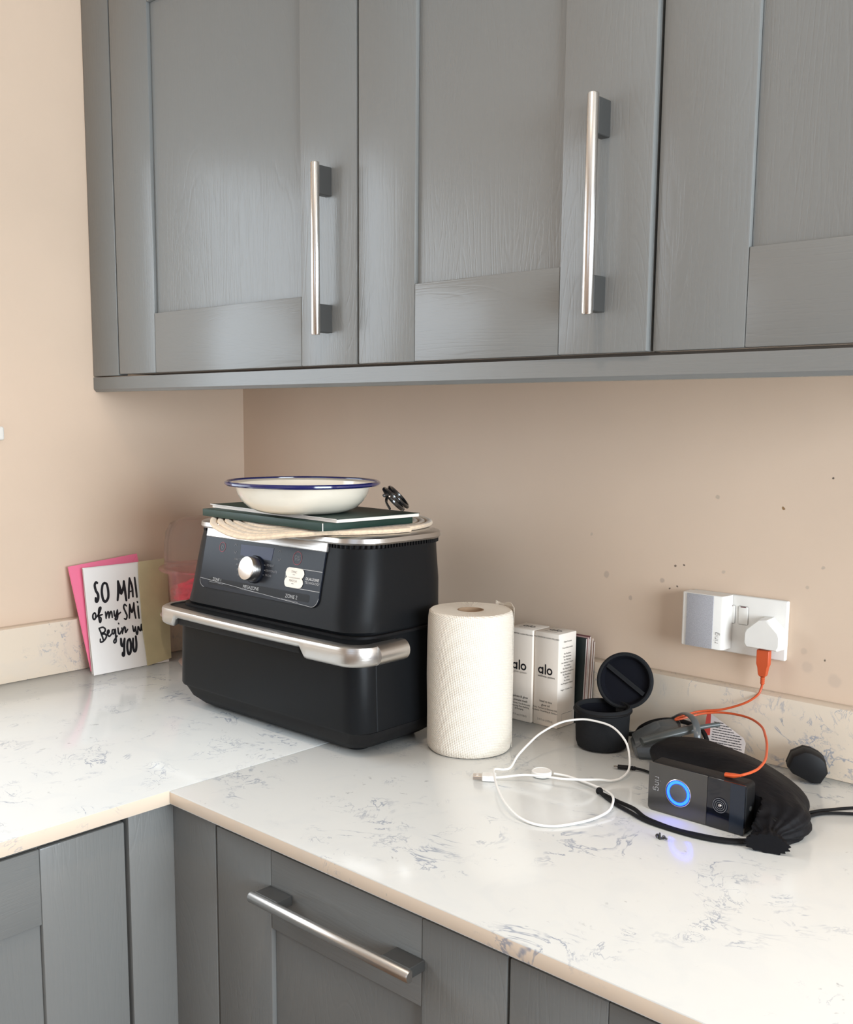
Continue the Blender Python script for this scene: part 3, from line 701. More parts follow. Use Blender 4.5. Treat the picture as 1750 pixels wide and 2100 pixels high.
# brush lettering: strokes noted in close-up coordinates (card corners TL 337,397 / BL 445,1487 / right edge at the khaki paper)
def cuv(px, py):
    # bilinear on the visible part: u .. .1085 at the khaki edge
    v = 0.5; u = 0.5
    TL, TR, BL, BR_ = (337, 397), (895, 343), (445, 1487), (1000, 1394)
    for _ in range(12):
        X = TL[0]+(TR[0]-TL[0])*u+(BL[0]-TL[0])*v+(BR_[0]-TR[0]-BL[0]+TL[0])*u*v
        Y = TL[1]+(TR[1]-TL[1])*u+(BL[1]-TL[1])*v+(BR_[1]-TR[1]-BL[1]+TL[1])*u*v
        ex, ey = px-X, py-Y; u += ex/556; v += (ey+ex*.12)/1080
    return u*.1115, (1-v)*CHt
LET = [
 [(485, 545), (470, 540), (458, 570), (470, 625), (492, 665), (492, 715), (478, 738), (468, 728), (468, 700)],          # S
 [(560, 545), (540, 570), (532, 640), (545, 715), (570, 738), (598, 700), (600, 630), (585, 560), (560, 545)],          # O
 [(700, 725), (708, 640), (706, 530)], [(706, 530), (728, 600), (738, 660), (765, 590), (770, 530)], [(770, 530), (782, 630), (795, 728)],   # M
 [(822, 705), (826, 600), (832, 500)], [(832, 500), (860, 590), (868, 690)], [(828, 640), (866, 630)],                     # A
 [(912, 695), (902, 600), (890, 495)],                                              # N
 [(455, 850), (438, 870), (438, 905), (452, 918), (465, 900), (465, 865), (455, 850)],                                     # o
 [(470, 900), (500, 860), (520, 810), (515, 795), (500, 815), (497, 880), (508, 945), (518, 940), (520, 905), (490, 885), (535, 870)],  # f
 [(568, 845), (575, 910)], [(575, 900), (590, 850), (602, 850), (606, 905)], [(606, 900), (622, 845), (634, 850), (640, 900)],    # m
 [(660, 835), (664, 880), (678, 885), (694, 830)], [(696, 825), (700, 880), (690, 920), (672, 918), (685, 890), (730, 850)],       # y
 [(795, 785), (775, 770), (765, 800), (785, 850), (800, 885), (790, 920), (770, 915)],                                     # S
 [(825, 910), (828, 840), (830, 770)], [(830, 770), (845, 830), (855, 850), (870, 800), (876, 755)], [(876, 755), (880, 830), (895, 912)],    # M
 [(922, 790), (925, 850), (932, 912)], [(915, 742), (918, 750)],                                                        # i
 [(500, 1010), (525, 1070), (545, 1130)], [(500, 1010), (540, 1000), (565, 1020), (555, 1050), (525, 1065), (565, 1070), (575, 1100), (545, 1140), (515, 1150), (512, 1120)],   # B
 [(585, 1075), (605, 1050), (600, 1030), (588, 1045), (592, 1080), (610, 1092), (630, 1070)],                                 # e
 [(655, 1025), (640, 1030), (638, 1060), (655, 1065), (668, 1020), (675, 1090), (678, 1145), (662, 1160), (655, 1140), (690, 1090)],  # g
 [(700, 1010), (705, 1060), (720, 1068), (735, 1040)], [(706, 962), (710, 968)],                                              # i
 [(742, 1010), (748, 1068)], [(748, 1060), (765, 1005), (778, 1010), (782, 1055), (805, 1025)],                               # n
 [(860, 990), (868, 1035), (878, 1045), (890, 1000)], [(890, 1000), (900, 1065), (912, 1070), (918, 1000)],                    # w
 [(925, 1000), (935, 1030), (948, 1035), (955, 975)], [(958, 975), (965, 1035)],                                            # it
 [(730, 1120), (735, 1180), (752, 1190), (768, 1130)], [(770, 1120), (765, 1200), (762, 1285), (748, 1285), (748, 1262)],    # Y
 [(820, 1125), (802, 1150), (798, 1220), (812, 1275), (832, 1255), (838, 1180), (828, 1130), (818, 1125)],                    # O
 [(862, 1120), (862, 1200), (872, 1245), (890, 1240), (898, 1180), (892, 1098)]]                                            # U
bm = B()
for i, L in enumerate(LET):
    pts = [cuv(*q) for q in L]
    thick = .0045 if i in (5, 6, 7, 8) else .0052 if i in (0, 1, 2, 3, 4, 5, 6, 8) or i >= len(LET)-4 else (.0040 if 17 <= i <= 21 else .0036)
    if i in (7,): thick = .0032
    stroke(bm, F, pts, (lambda t, k=thick: k*(.86+.18*math.sin(PI*t))), base=.0004+.00002*(i % 7), k=5)
link_print('brush_lettering', bm, M_['ink'], cd)
kh = thing('khaki_envelope', 'folded khaki paper envelope covering the right side of the greeting card', 'envelope', (.0955, -.3195, .0005))
F = Frame((0, 0.004, 0), (-.05, 1, .03), (-.0575, .022, .197))
edge = [(0, 0)]; n = 10
left = [(-.0015+.0020*math.sin(i*1.3)*.3-0.0035*math.sin(PI*i/n), .0+.2065*i/n) for i in range(n+1)]
poly = left[:1]+[(.0555, .004), (.0665, .205)]+left[::-1][:-1]
bm = B(); prism(bm, F, poly, .0006, .0014); link('front_sheet', bm, M_['khaki'], kh, smooth=False)
bm = B(); prism(bm, F, [(.0, .002), (.050, -.0018), (.0665, .203), (0, .204)], -.0002, .0002); link('back_sheet', bm, M_['paperwhite'], kh, smooth=False)
kh['label'] = 'folded khaki paper envelope covering the right side of the greeting card'

# ================================================================ PAPER TOWEL ROLL
tw = mat('embossed_paper', (0.82, 0.75, 0.65), .85); nt = tw.node_tree; b = nt.nodes['Principled BSDF']
tcn = nt.nodes.new('ShaderNodeTexCoord'); sp = nt.nodes.new('ShaderNodeSeparateXYZ'); nt.links.new(tcn.outputs['Object'], sp.inputs[0])
ang = math_node(nt, 'MULTIPLY', math_node(nt, 'ARCTAN2', sp.outputs[1], sp.outputs[0]), .062)
s1 = math_node(nt, 'SINE', math_node(nt, 'MULTIPLY', math_node(nt, 'ADD', ang, math_node(nt, 'MULTIPLY', sp.outputs[2], .8)), 1500.0))
s2 = math_node(nt, 'SINE', math_node(nt, 'MULTIPLY', math_node(nt, 'SUBTRACT', ang, math_node(nt, 'MULTIPLY', sp.outputs[2], 1.6)), 900.0))
bpn = nt.nodes.new('ShaderNodeBump'); bpn.inputs['Strength'].default_value = .5; bpn.inputs['Distance'].default_value = .0012
nt.links.new(math_node(nt, 'MULTIPLY', s1, s2), bpn.inputs['Height']); nt.links.new(bpn.outputs[0], b.inputs['Normal'])
pr = thing('paper_towel_roll', 'tall white roll of embossed kitchen paper standing on the worktop', 'paper towel', (.8655, -.2620, 0))
bm = B(); prof = [(.0195, .001), (.058, .001), (.0605, .004), (.0617, .012), (.0615, .06), (.0622, .11), (.0618, .16), (.0613, .196), (.0600, .2055), (.0575, .2075), (.0195, .2068), (.0195, .001)]
prof = [(a*1.015 if a > .03 else a, z) for a, z in prof]
V = lathe(bm, prof, 96)
for v in bm.verts:
    r = math.hypot(v.co.x, v.co.y); a = math.atan2(v.co.y, v.co.x)
    if r > .05:
        k = 1+.006*math.sin(3*a+v.co.z*20)+.004*math.sin(7*a-v.co.z*45)*(1 if v.co.z > .18 or v.co.z < .02 else .25)
        v.co.x *= k; v.co.y *= k
link('paper', bm, tw, pr)
bm = B(); P = []
for i in range(15):
    a = R(-150+i*14); P.append((a, .0005))
for i in range(len(P)-1):
    a0, a1 = P[i][0], P[i+1][0]
rings = []
for i in range(25):
    a = R(35+i*2.4); dd = .0004+.0006*math.sin(i*.5)**2*(i/24)
    rings.append([((.0630+dd)*math.cos(a), (.0630+dd)*math.sin(a), .002), ((.0630+dd)*math.cos(a), (.0630+dd)*math.sin(a), .212-.002*math.sin(i*.4)), ((.0624+dd)*math.cos(a), (.0624+dd)*math.sin(a), .212-.002*math.sin(i*.4)), ((.0624+dd)*math.cos(a), (.0624+dd)*math.sin(a), .002)])
loft(bm, rings); link('loose_end', bm, tw, pr)
cb = mat('brown_cardboard', (.36, .24, .15), .8, var=.1)
bm = B(); lathe(bm, [(.0175, .0015), (.0193, .0015), (.0193, .2070), (.0175, .2070), (.0175, .0015)], 48); link('core', bm, cb, pr)

# ================================================================ COSMETIC BOXES
def logo(bm, F, cx, cy, h, w):
    """the three round letters a l o: x-height ring, stems"""
    r = h*.30
    stroke(bm, F, ringpts(cx-h*.86, cy, r, r, 24), w, closed=True, smooth=False)
    stroke(bm, F, [(cx-h*.86+r, cy-r-w*.3), (cx-h*.86+r, cy+r+w*.3)], w, smooth=False, h=.00022)
    stroke(bm, F, [(cx-h*.18, cy-r-w*.3), (cx-h*.18, cy+h*.72)], w, smooth=False)
    stroke(bm, F, ringpts(cx+h*.42, cy, r*1.05, r*1.05, 24), w, closed=True, smooth=False)
def carton(x0, y0, w, d, h, rz, label, sub, mid, low, tiny, side):
    t = thing('cosmetics_box', label, 'box', (x0, y0, .0004), rz, 'cosmetics boxes beside the paper roll')
    bm = B(); box(bm, 0, w, 0, d, 0, h, .0012, 2); link('carton', bm, M_['boxcard'], t)
    F = Frame((0, -.0001, 0), (1, 0, 0), (0, 0, 1)); k = B(); g = B()
    logo(k, F, w*.53, .0895, .0135, .0026)
    text_into(k if sub.startswith('well') else g, F, sub, .0052, w*.52, .0805, h=.0003)
    text_into(k, F, 'MULTIPURPOSE CLEAN WELLNESS', .0032, w*.5, h-.0085, h=.0003)
    for i, s in enumerate(mid): text_into(k, F, s, .0052, w*.52, .0400-i*.0062, h=.0003)
    for i, s in enumerate(low): text_into(k, F, s, .0037, w*.5, .0285-i*.0045, h=.0003)
    text_into(g, F, tiny, .0046, w*.5, .0095, h=.0003)
    FT = Frame((0, 0, h+.0001), (1, 0, 0), (0, 1, 0)); logo(k, FT, w*.55, d*.50, .0110, .0018); text_into(k, FT, sub, .004, w*.5, d*.22, h=.0003)
    if side:
        FS = Frame((w+.0001, 0, 0), (0, 1, 0), (0, 0, 1))
        for i, s in enumerate(['Clean Promise', '', 'Free of the nasties', '', 'No Parabens', 'No Phthalates', 'No Silicones', 'No Artificial Colours', 'No Sulfates', 'No Mineral Oil', 'No Synthetic Fragrance', 'No Petrolatum', 'No PEGs', 'No Gluten', 'No Propylene Glycol', '', 'Vegan + Cruelty Free']):
            if s: text_into(k, FS, s, .0036, d*.5, h-.0135-i*.0048, h=.0003)
        stroke(k, FS, [(.012, .006), (.040, .006), (.040, .022), (.012, .022)], .0005, closed=True, smooth=False)
    link_print('lettering', k, M_['ink'], t); link_print('grey_lettering', g, M_['grey_ink'], t)
    return t
carton(.8655, -.1012, .0465, .0468, .1512, R(-1.5), 'tall ivory carton beside the black case, ingredient list on its side', 'wellness system', ['head to toe', 'glow oil'], ['Amla, Turmeric & Essential Oils', 'Radiance, Nourishing & Comfort'], '3.4 fl oz (100ml)', True)
carton(.8165, -.1050, .0468, .0468, .1512, R(0.5), 'tall ivory carton half hidden behind the paper towel roll', 'glow system', ['hydrate & glow', '1-minute mask'], ['Amla, Green Tea & Avocado', 'Brightening, Pore-Refining', '& Plumping'], '3.7 fl oz (110ml)', False)

# ================================================================ STACK OF CARDS BEHIND THE BOXES
cols = [(.010, .018, .018), (.42, .27, .25), (.70, .60, .54), (.16, .06, .06), (.55, .40, .32), (.30, .19, .15)]
labs = ['dark green notebook standing edge-on right behind the ivory cartons', 'pale pink booklet in the edge-on row, next to the dark notebook', 'off-white envelope standing edge-on in the row behind the cartons',
        'maroon booklet standing edge-on in the row behind the cartons', 'cream booklet standing edge-on in the row behind the cartons', 'brown envelope leaning on the upstand, last of the edge-on row']
yy = -.0540
for i, (c_, lb, tk, hh, xo) in enumerate(zip(cols, labs, (.0030, .0020, .0018, .0028, .0022, .0022), (.1390, .1405, .1370, .1415, .1380, .1330), (.000, .0022, .0034, .0015, .0045, .0060))):
    t = thing('notebook' if i == 0 else ('envelope' if i in (2, 5) else 'booklet'), lb, 'book' if i not in (2, 5) else 'envelope', (.925+xo, yy+.0008, .0004), 0, None)
    lean = .0075
    F = Frame((0, 0, 0), (-1, 0, 0), (0, lean, hh))
    bm = B(); prism(bm, F, [(0, 0), (.10, 0), (.10, hh), (0, hh)], -tk/2*0, tk*.0+tk)
    m = mat('cover_%d' % i, c_, .5, var=.15, vscale=40)
    link('cover', bm, m, t, smooth=False)
    bm = B(); prism(bm, F, [(-.0003, .001), (.0, .001), (.0, hh-.001), (-.0003, hh-.001)], tk*.2, tk*.8); link('pages', bm, page, t, smooth=False)
    yy += tk+.0006

# ================================================================ ROUND BLACK CASE WITH OPEN LID
cf = mat('black_woven_fabric', (.016, .017, .019), .85, bump=.7, bscale=1500, spec=.2)
ci = mat('dark_navy_lining', (.006, .0065, .010), .9, spec=.15)
cs = thing('earphone_case', 'round black fabric zip case standing open beside the ivory cartons', 'case', (1.0095, -.1255, 0))
bm = B(); lathe(bm, [(0, .0006), (.030, .0006), (.036, .003), (.0385, .010), (.0395, .03), (.0400, .052), (.0418, .0545), (.0425, .058), (.0420, .0615), (.0395, .0635), (.0368, .0630), (.0362, .058), (.0360, .030), (.033, .008), (0, .006)], 64)
link('case_body', bm, cf, cs)
bm = B(); lathe(bm, [(0, .0065), (.0325, .0085), (.0357, .030), (.0358, .0575), (.0352, .0575), (.0350, .030), (.032, .0095), (0, .0075)], 64); link('lining', bm, ci, cs)
bm = B(); lathe(bm, [(.0421, .0553), (.0434, .0566), (.0434, .0585), (.0421, .0598)], 64); link('zip', bm, M_['black_soft'], cs)
# lid
ln = Vector((.30, -.90, .22)).normalized(); lc = Vector((.0125, .0400, .0955))
lu = Vector((0, 0, 1)).cross(ln).normalized(); LF = Frame(lc, lu, ln.cross(lu))
def disc(bm, F, prof, n=64): loft(bm, [[F.p(r*math.cos(2*PI*i/n), r*math.sin(2*PI*i/n), w) for i in range(n)] for r, w in prof])
bm = B(); disc(bm, LF, [(.018, -.0125), (.034, -.0110), (.0405, -.005), (.0425, .0), (.0425, .0035), (.0400, .0050), (.0375, .0045), (.0365, .000), (.034, -.0065), (.015, -.0085)]); lid = link('lid', bm, cf, cs)
bm = B(); disc(bm, LF, [(.0340, -.0060), (.0368, -.0005), (.0372, .0030), (.0362, .0030), (.0350, -.001), (.0325, -.0055)]); link('lid_lining', bm, ci, lid)
bm = B(); prism(bm, LF, [(-.030, .018), (-.027, .0235), (.031, -.0145), (.028, -.0200)], .0005, .0016); link('elastic_strap', bm, cf, lid)
bm = B(); prism(bm, LF, [(-.010, -.047), (.012, -.047), (.012, -.038), (-.010, -.038)], -.003, .002); link('hinge', bm, cf, lid)
o = bm = None

# ================================================================ SOCKET, CHIME, PLUG, ORANGE CABLE
sk = thing('wall_socket', 'white double wall socket plate with two rocker switches', 'socket', (1.1593, 0, .1897))
bm = B(); box(bm, -.073, .073, -.0090, -.0004, -.043, .043, .0022, 3); pl = link('face_plate', bm, M_['white'], sk)
for sx in (-.0115, .0085):
    bm = B(); F = Frame((sx, -.0091, .0145), (1, 0, 0), (0, 0, 1))
    stroke(bm, F, rpoly(-.0076, .0076, -.0135, .0135, .002, .002, 3), .0006, closed=True, smooth=False); link_print('switch_outline', bm, M_['grey_ink'], sk)
    bm = B(); box(bm, sx-.0072, sx+.0072, -.0108, -.0088, .0015, .0276, .0008); r_ = link('rocker_switch', bm, M_['white'], sk)
    bm = B(); box(bm, sx-.004, sx+.004, -.0110, -.0107, .0262, .0276); link('red_mark', bm, mat('switch_red', (.10, .01, .02), .4), r_, smooth=False)
F = Frame((.0603, -.0091, 0), (1, 0, 0), (0, 0, 1)); bm = B(); prism(bm, F, ringpts(0, 0, .0036, .0036, 20), -.001, .0007); scw = link('fixing_screw', bm, mat('brass_screw', (.35, .30, .22), .35, 1.0), sk)
bm = B(); stroke(bm, F, [(-.0027, -.0018), (.0027, .0018)], .0008, smooth=False, h=.0009); link_print('screw_slot', bm, M_['dark'], scw)

ch = thing('plug_in_chime', 'white plug-in chime box with a grey front, in the left side of the socket', 'chime', (1.1160, -.0092, .1930))
# plan section: left lip, flat middle, right shoulder sloping back
sec = [(-.0330, -.0005), (-.0330, -.0225), (-.0300, -.0262), (-.0190, -.0275), (.0295, -.0275), (.0318, -.0262), (.0345, -.0200), (.0350, -.0005)]
bm = B(); loft(bm, [[(x*.985, y*.97, -.0395) for x, y in sec], [(x, y, -.0385) for x, y in sec], [(x, y, .0385) for x, y in sec], [(x*.985, y*.97, .0395) for x, y in sec]])
link('housing', bm, M_['white'], ch, auto=30)
gm = mat('grey_fabric_panel', (.40, .39, .41), .8, var=.15, vscale=900, bump=.6, bscale=900)
bm = B(); box(bm, -.0235, .0185, -.0287, -.0272, -.0388, .0388, .0004); link('speaker_grille', bm, gm, ch)
F = Frame((.0278, -.0277, -.0290), (0, 0, 1), (-1, 0, 0)); bm = B()
def ring_word(bm, F, s, w, h=.0002):
    """lower-case r i n g drawn with a thin even line; s = x-height"""
    st = lambda P, sm=False: stroke(bm, F, P, w, smooth=sm, h=h)
    st([(0, 0), (0, s)]); stroke(bm, F, [(0, s*.55), (s*.12, s*.85), (s*.45, s)], w, h=h)
    st([(s*.85, 0), (s*.85, s)]); st([(s*.85, s*1.38), (s*.85, s*1.46)])
    st([(s*1.35, 0), (s*1.35, s)]); stroke(bm, F, [(s*1.35, s*.55), (s*1.5, s*.9), (s*1.75, s), (s*2.0, s*.85), (s*2.08, s*.5)], w, h=h); st([(s*2.08, s*.5), (s*2.08, 0)])
    stroke(bm, F, ringpts(s*3.0, s*.5, s*.42, s*.5, 16), w, closed=True, smooth=False, h=h)
    stroke(bm, F, [(s*3.42, s), (s*3.42, -s*.1), (s*3.30, -s*.4), (s*3.0, -s*.5), (s*2.7, -s*.4)], w, h=h)
ring_word(bm, F, .0044, .0006); link_print('logo', bm, M_['grey_ink'], ch)

pg = thing('usb_plug', 'white triangular three-pin USB plug in the right side of the socket', 'plug', (1.2085, -.0092, .1850))
pent = [(-.0250, -.0170), (.0180, -.0225), (.0230, -.0215)]
sil = [(-.0235, -.0205), (.0235, -.0205), (.0268, -.0150), (.0268, .0000), (.0240, .0060), (.0055, .0230), (-.0055, .0230), (-.0240, .0060), (-.0268, .0000), (-.0268, -.0150)]
bm = B()
loft(bm, [[(x*k, y, z*k) for x, z in sil] for k, y in ((1.0, -.0003), (1.0, -.008), (.985, -.0095), (.985, -.0105), (.975, -.024), (.95, -.0265), (.90, -.0278))])
link('plug_body', bm, M_['white'], pg, auto=40)
org = mat('orange_rubber', (.56, .085, .022), .42)
oc = thing('orange_usb_cable', 'orange USB cable hanging from the white plug down to the doorbell', 'cable', (1.2085, -.0265, .1625))
def Oc(x, y, z): return (x-1.2085, y+.0265, z-.1625)
bm = B(); cyo = -.0245
for (w, d, z0, z1) in ((.0090, .0048, .163, .136), ):
    loft(bm, [[Oc(1.2080+sx*ww, cyo+sy*dd, z) for sx, sy in ((-1, -1), (1, -1), (1, 1), (-1, 1))] for ww, dd, z in ((.0088, .0046, .1625), (.0090, .0048, .1605), (.0090, .0048, .142), (.0072, .0044, .137), (.0058, .0040, .1265), (.0040, .0036, .1240))])
bmesh.ops.bevel(bm, geom=[e for e in bm.edges], offset=.0007, segments=1, affect='EDGES'); link('usb_connector', bm, org, oc)
bm = B(); lathe(bm, [(0, 0)]+[(.0034 if i % 2 else .0026, -.0016*i*.9) for i in range(1, 8)]+[(.0019, -.0128), (0, -.0128)], 16, Oc(1.2080, cyo, .1245)); link('strain_relief', bm, org, oc)
opts = [(1.2080, -.0245, .1130), (1.2070, -.0255, .106), (1.2040, -.0300, .097), (1.190, -.0380, .0845), (1.160, -.0450, .0705), (1.130, -.0580, .0640), (1.112, -.0780, .0570), (1.1075, -.0860, .0535), (1.1130, -.0830, .0545),
        (1.135, -.0600, .0620), (1.158, -.0480, .0660), (1.185, -.0480, .0680), (1.210, -.0580, .0690), (1.236, -.0840, .0695), (1.256, -.1180, .0700), (1.277, -.1600, .0700), (1.298, -.2120, .0700), (1.3060, -.2480, .0700), (1.3060, -.2680, .0700), (1.3020, -.2790, .0690), (1.2970, -.2820, .0670)]
bm = B(); tube(bm, [Oc(*p) for p in opts], .00165, 10); link('lead', bm, org, oc)
bm = B(); tube(bm, [Oc(1.2985, -.2818, .0675), Oc(1.2900, -.2822, .0655), Oc(1.2800, -.2825, .0643)], (lambda t: .0022+.0016*min(1, t*2)), 12, flat=.75, k=4); link('micro_connector', bm, org, oc)

# ================================================================ DOORBELL
db = thing('video_doorbell', 'black and silver video doorbell lying on its side with a glowing blue ring', 'doorbell', (1.1850, -.2945, .0004))
DW, DH, DT = .1275, .0615, .0265
F = Frame((0, 0, 0), (1, 0, 0), (0, 0, 1))
bm = B(); loft(bm, [[(x, y, z) for x, z in rpoly(0.0+k, DW-k, 0+k, DH-k, .006, .006)] for k, y in ((.0015, .0005), (.0, .002), (.0, DT-.003), (.0015, DT))]); link('body', bm, M_['black_soft'], db, auto=30)
satin = mat('smoked_silver_plastic', (.085, .082, .078), .28, .5, coat=.3)
bm = B(); prism(bm, F, rpoly(.0005, .0790, .0005, DH-.0005, .005, .001, 6, .001), -.0004, .0014)
bmesh.ops.bevel(bm, geom=[e for e in bm.edges if e.calc_length() > .02], offset=.0006, segments=1, affect='EDGES'); fp_ = link('silver_face', bm, satin, db)
bm = B(); prism(bm, F, rpoly(.0796, DW-.0005, .0005, DH-.0005, .001, .001), -.0004, .0016); lf = link('lens_face', bm, mat('smoked_black_gloss', (.006, .007, .011), .06, coat=.6), db)
bm = B(); prism(bm, F, rpoly(.1085, DW-.001, .001, DH-.001, .001, .001), .0016, .0020); link('sensor_window', bm, mat('sensor_plastic', (.016, .022, .034), .18), db)
cx, cz = .0415, .0305
bm = B(); disc(bm, Frame((cx, 0, cz), (1, 0, 0), (0, 0, 1)), [(.0172, .0012), (.0172, .0020), (.0164, .0024), (.0164, .0012)]); link('button_bezel', bm, M_['steel'], fp_)
bm = B(); stroke(bm, F, ringpts(cx, cz, .0136, .0136, 48), .0036, closed=True, smooth=False, h=.0018)
blue = mat('blue_led_ring', (.05, .15, .9), .4, emit=(.001, .017, 1.0), es=20.0); lr = link('light_ring', bm, blue, db)
bm = B(); disc(bm, Frame((cx, 0, cz), (1, 0, 0), (0, 0, 1)), [(.0165, .0010), (.0165, .0016), (.001, .0016)]); link('ring_backing', bm, mat('blue_tinted_plastic', (.02, .04, .22), .3), fp_)
bm = B(); disc(bm, Frame((cx, 0, cz), (1, 0, 0), (0, 0, 1)), [(.0112, .0014), (.0112, .0022), (.0104, .0026), (.001, .0026)]); link('push_button', bm, mat('button_plastic', (.09, .09, .10), .35), fp_)
LFm = Frame((.0965, 0, .0300), (1, 0, 0), (0, 0, 1)); bm = B(); disc(bm, LFm, [(.0098, .0016), (.0095, .0026), (.0080, .0030), (.0060, .0024), (.001, .0022)]); cl = link('camera_lens', bm, M_['gloss'], lf)
for r_ in (.0086, .0062, .0040):
    bm = B(); stroke(bm, LFm, ringpts(0, 0, r_, r_, 28), .0005, closed=True, smooth=False, h=.0031); link_print('lens_ring', bm, M_['print_dim'], lf)
bm = B(); disc(bm, LFm, [(.0022, .0030), (.0018, .0036), (.0004, .0038)]); link('lens_glint', bm, M_['steel'], lf)
FR = Frame((.0095, -.0015, .0440), (0, 0, -1), (1, 0, 0)); bm = B(); ring_word(bm, FR, .0050, .0007); link_print('logo', bm, M_['print'], fp_)
bm = B(); cyl(bm, (DW-.001, .013, .030), (DW+.0006, .013, .030), .0030, 16); link('side_screw', bm, M_['mount'], db)

# ================================================================ DRAWSTRING BAG
vel = mat('black_satin_bag', (.004, .004, .0055), .6, spec=.2, bump=1.0, bscale=55, stretch=(1, 3, 1))
bg = thing('drawstring_bag', 'black fabric drawstring pouch lying behind the doorbell, neck gathered', 'bag', (1.24, -.19, 0))
sp_ = catmull([(1.128, -.156, .028), (1.147, -.164, .030), (1.185, -.175, .031), (1.222, -.185, .031), (1.256, -.197, .030), (1.285, -.220, .027), (1.312, -.250, .021), (1.334, -.272, .014), (1.341, -.290, .011), (1.348, -.310, .012), (1.352, -.322, .011)], 6)
nsp = len(sp_)
def bag_r(t):
    ks = [(0, .012, .010), (.06, .030, .022), (.2, .046, .027), (.4, .054, .028), (.55, .058, .029), (.68, .049, .027), (.78, .027, .018), (.86, .013, .0115), (.90, .0125, .011), (.96, .021, .012), (1, .024, .011)]
    for (a, w0, h0), (b_, w1, h1) in zip(ks, ks[1:]):
        if t <= b_:
            k = (t-a)/(b_-a); k = k*k*(3-2*k); return w0+(w1-w0)*k, h0+(h1-h0)*k
    return ks[-1][1:]
rings = []; NB = 72
for i, p in enumerate(sp_):
    t = i/(nsp-1); a = sp_[max(0, i-1)]; b_ = sp_[min(nsp-1, i+1)]; T = (b_-a); T.z = 0; T.normalize(); sd = Vector((T.y, -T.x, 0))
    w, h = bag_r(t); ring = []
    pleat = max(0, (t-.60)/.4)
    for j in range(NB):
        an = 2*PI*j/NB; c_, s_ = math.cos(an), math.sin(an)
        k = 1+pleat*(.14 if t < .9 else .08)*math.sin(an*(14 if t < .9 else 17)+math.sin(an*3)*1.2)+.05*math.sin(an*3+t*9)+.035*math.sin(an*5-t*14)
        q = p+sd*c_*w*k; zz = p.z+s_*h*k
        ring.append((q.x-1.24, q.y+.19, max(.0008+.0002*math.sin(j), zz)))
    rings.append(ring)
# keep the bag clear of the doorbell's back
for ring in rings:
    for j, (x, y, z) in enumerate(ring):
        if x+1.24 < 1.322 and y-.19 < -.2665: ring[j] = (x, -.2665+.19+.0005*math.sin(x*400), z)
bm = B(); loft(bm, rings); link('pouch', bm, vel, bg, auto=60)
bm = B()
for q in ((0, 0), (.0025, .003)):
    P = [(1.339-1.24+.0145*math.cos(2*PI*i/14)*.95+q[0], -.282+.19+.0055*math.cos(2*PI*i/14+2.0)*1.0+q[1], .0150+.0125*math.sin(2*PI*i/14)) for i in range(14)]
    tube(bm, P, .0016, 8, closed=True, k=3)
link('neck_cord', bm, M_['black_soft'], bg)
cordm = mat('black_braided_cord', (.006, .006, .007), .6, spec=.25, bump=.8, bscale=1800)
def cordp(P): return [(x-1.24, y+.19, z) for x, y, z in P]
bm = B()
tube(bm, cordp([(1.1180, -.2990, .004), (1.1292, -.3013, .0034), (1.1500, -.3070, .003), (1.1761, -.3139, .003), (1.200, -.3290, .003), (1.2218, -.3346, .003), (1.2450, -.3370, .003), (1.2666, -.3344, .003), (1.3042, -.3239, .003), (1.3281, -.3051, .004), (1.334, -.292, .006)]), .0024, 8)
tube(bm, cordp([(1.1180, -.2995, .0045), (1.1329, -.3071, .003), (1.1560, -.3190, .003), (1.1767, -.3265, .003), (1.2010, -.3370, .0032), (1.2263, -.3405, .003), (1.2706, -.3400, .003), (1.3061, -.3300, .003), (1.3305, -.3120, .004), (1.338, -.295, .006)]), .0024, 8)
tube(bm, [(1.1115-1.24, -.2950+.19, .0045), (1.1150-1.24, -.2968+.19, .0052), (1.1195-1.24, -.2990+.19, .004)], (lambda t: .0022+.0028*math.sin(PI*t)), 12)
link('drawstring', bm, cordm, bg)
bm = B()
tube(bm, cordp([(1.342, -.272, .008), (1.3398, -.2416, .006), (1.336, -.199, .004), (1.3417, -.1829, .004), (1.3496, -.1646, .004), (1.3602, -.1446, .003), (1.3763, -.1227, .003), (1.410, -.085, .003), (1.47, -.06, .003), (1.50, -.10, .003)]), .0021, 8)
tube(bm, cordp([(1.343, -.270, .005), (1.343, -.2372, .003), (1.3450, -.2111, .003), (1.3457, -.1928, .003), (1.3562, -.1658, .003), (1.3833, -.1424, .003), (1.42, -.12, .003), (1.47, -.12, .003), (1.50, -.10, .003)]), .0021, 8)
link('drawstring', bm, cordm, bg)
# micro end of a black cable peeping out left of the doorbell
uc = thing('black_usb_lead', 'short black lead with a small metal tip poking out left of the doorbell', 'cable', (1.09, -.19, 0))
bm = B(); tube(bm, [(1.0805-1.09, -.1958+.19, .004), (1.0945-1.09, -.1885+.19, .004)], .0036, 12, smooth=False, flat=.8); link('connector', bm, M_['black_soft'], uc)
bm = B(); tube(bm, [(1.0760-1.09, -.1992+.19, .004), (1.0810-1.09, -.1955+.19, .004)], .0021, 10, smooth=False, flat=.6); link('metal_tip', bm, M_['steel'], uc)
bm = B(); tube(bm, [(1.0945-1.09, -.1885+.19, .004), (1.1030-1.09, -.1850+.19, .004), (1.1180-1.09, -.1835+.19, .0035), (1.134-1.09, -.1890+.19, .0035)], .0019, 8); link('lead', bm, M_['black_soft'], uc)
bm = B(); lathe(bm, [(0, 0)]+[(.0030 if i % 2 else .0024, .0014*i) for i in range(1, 7)]+[(.0018, .010), (0, .010)], 14)
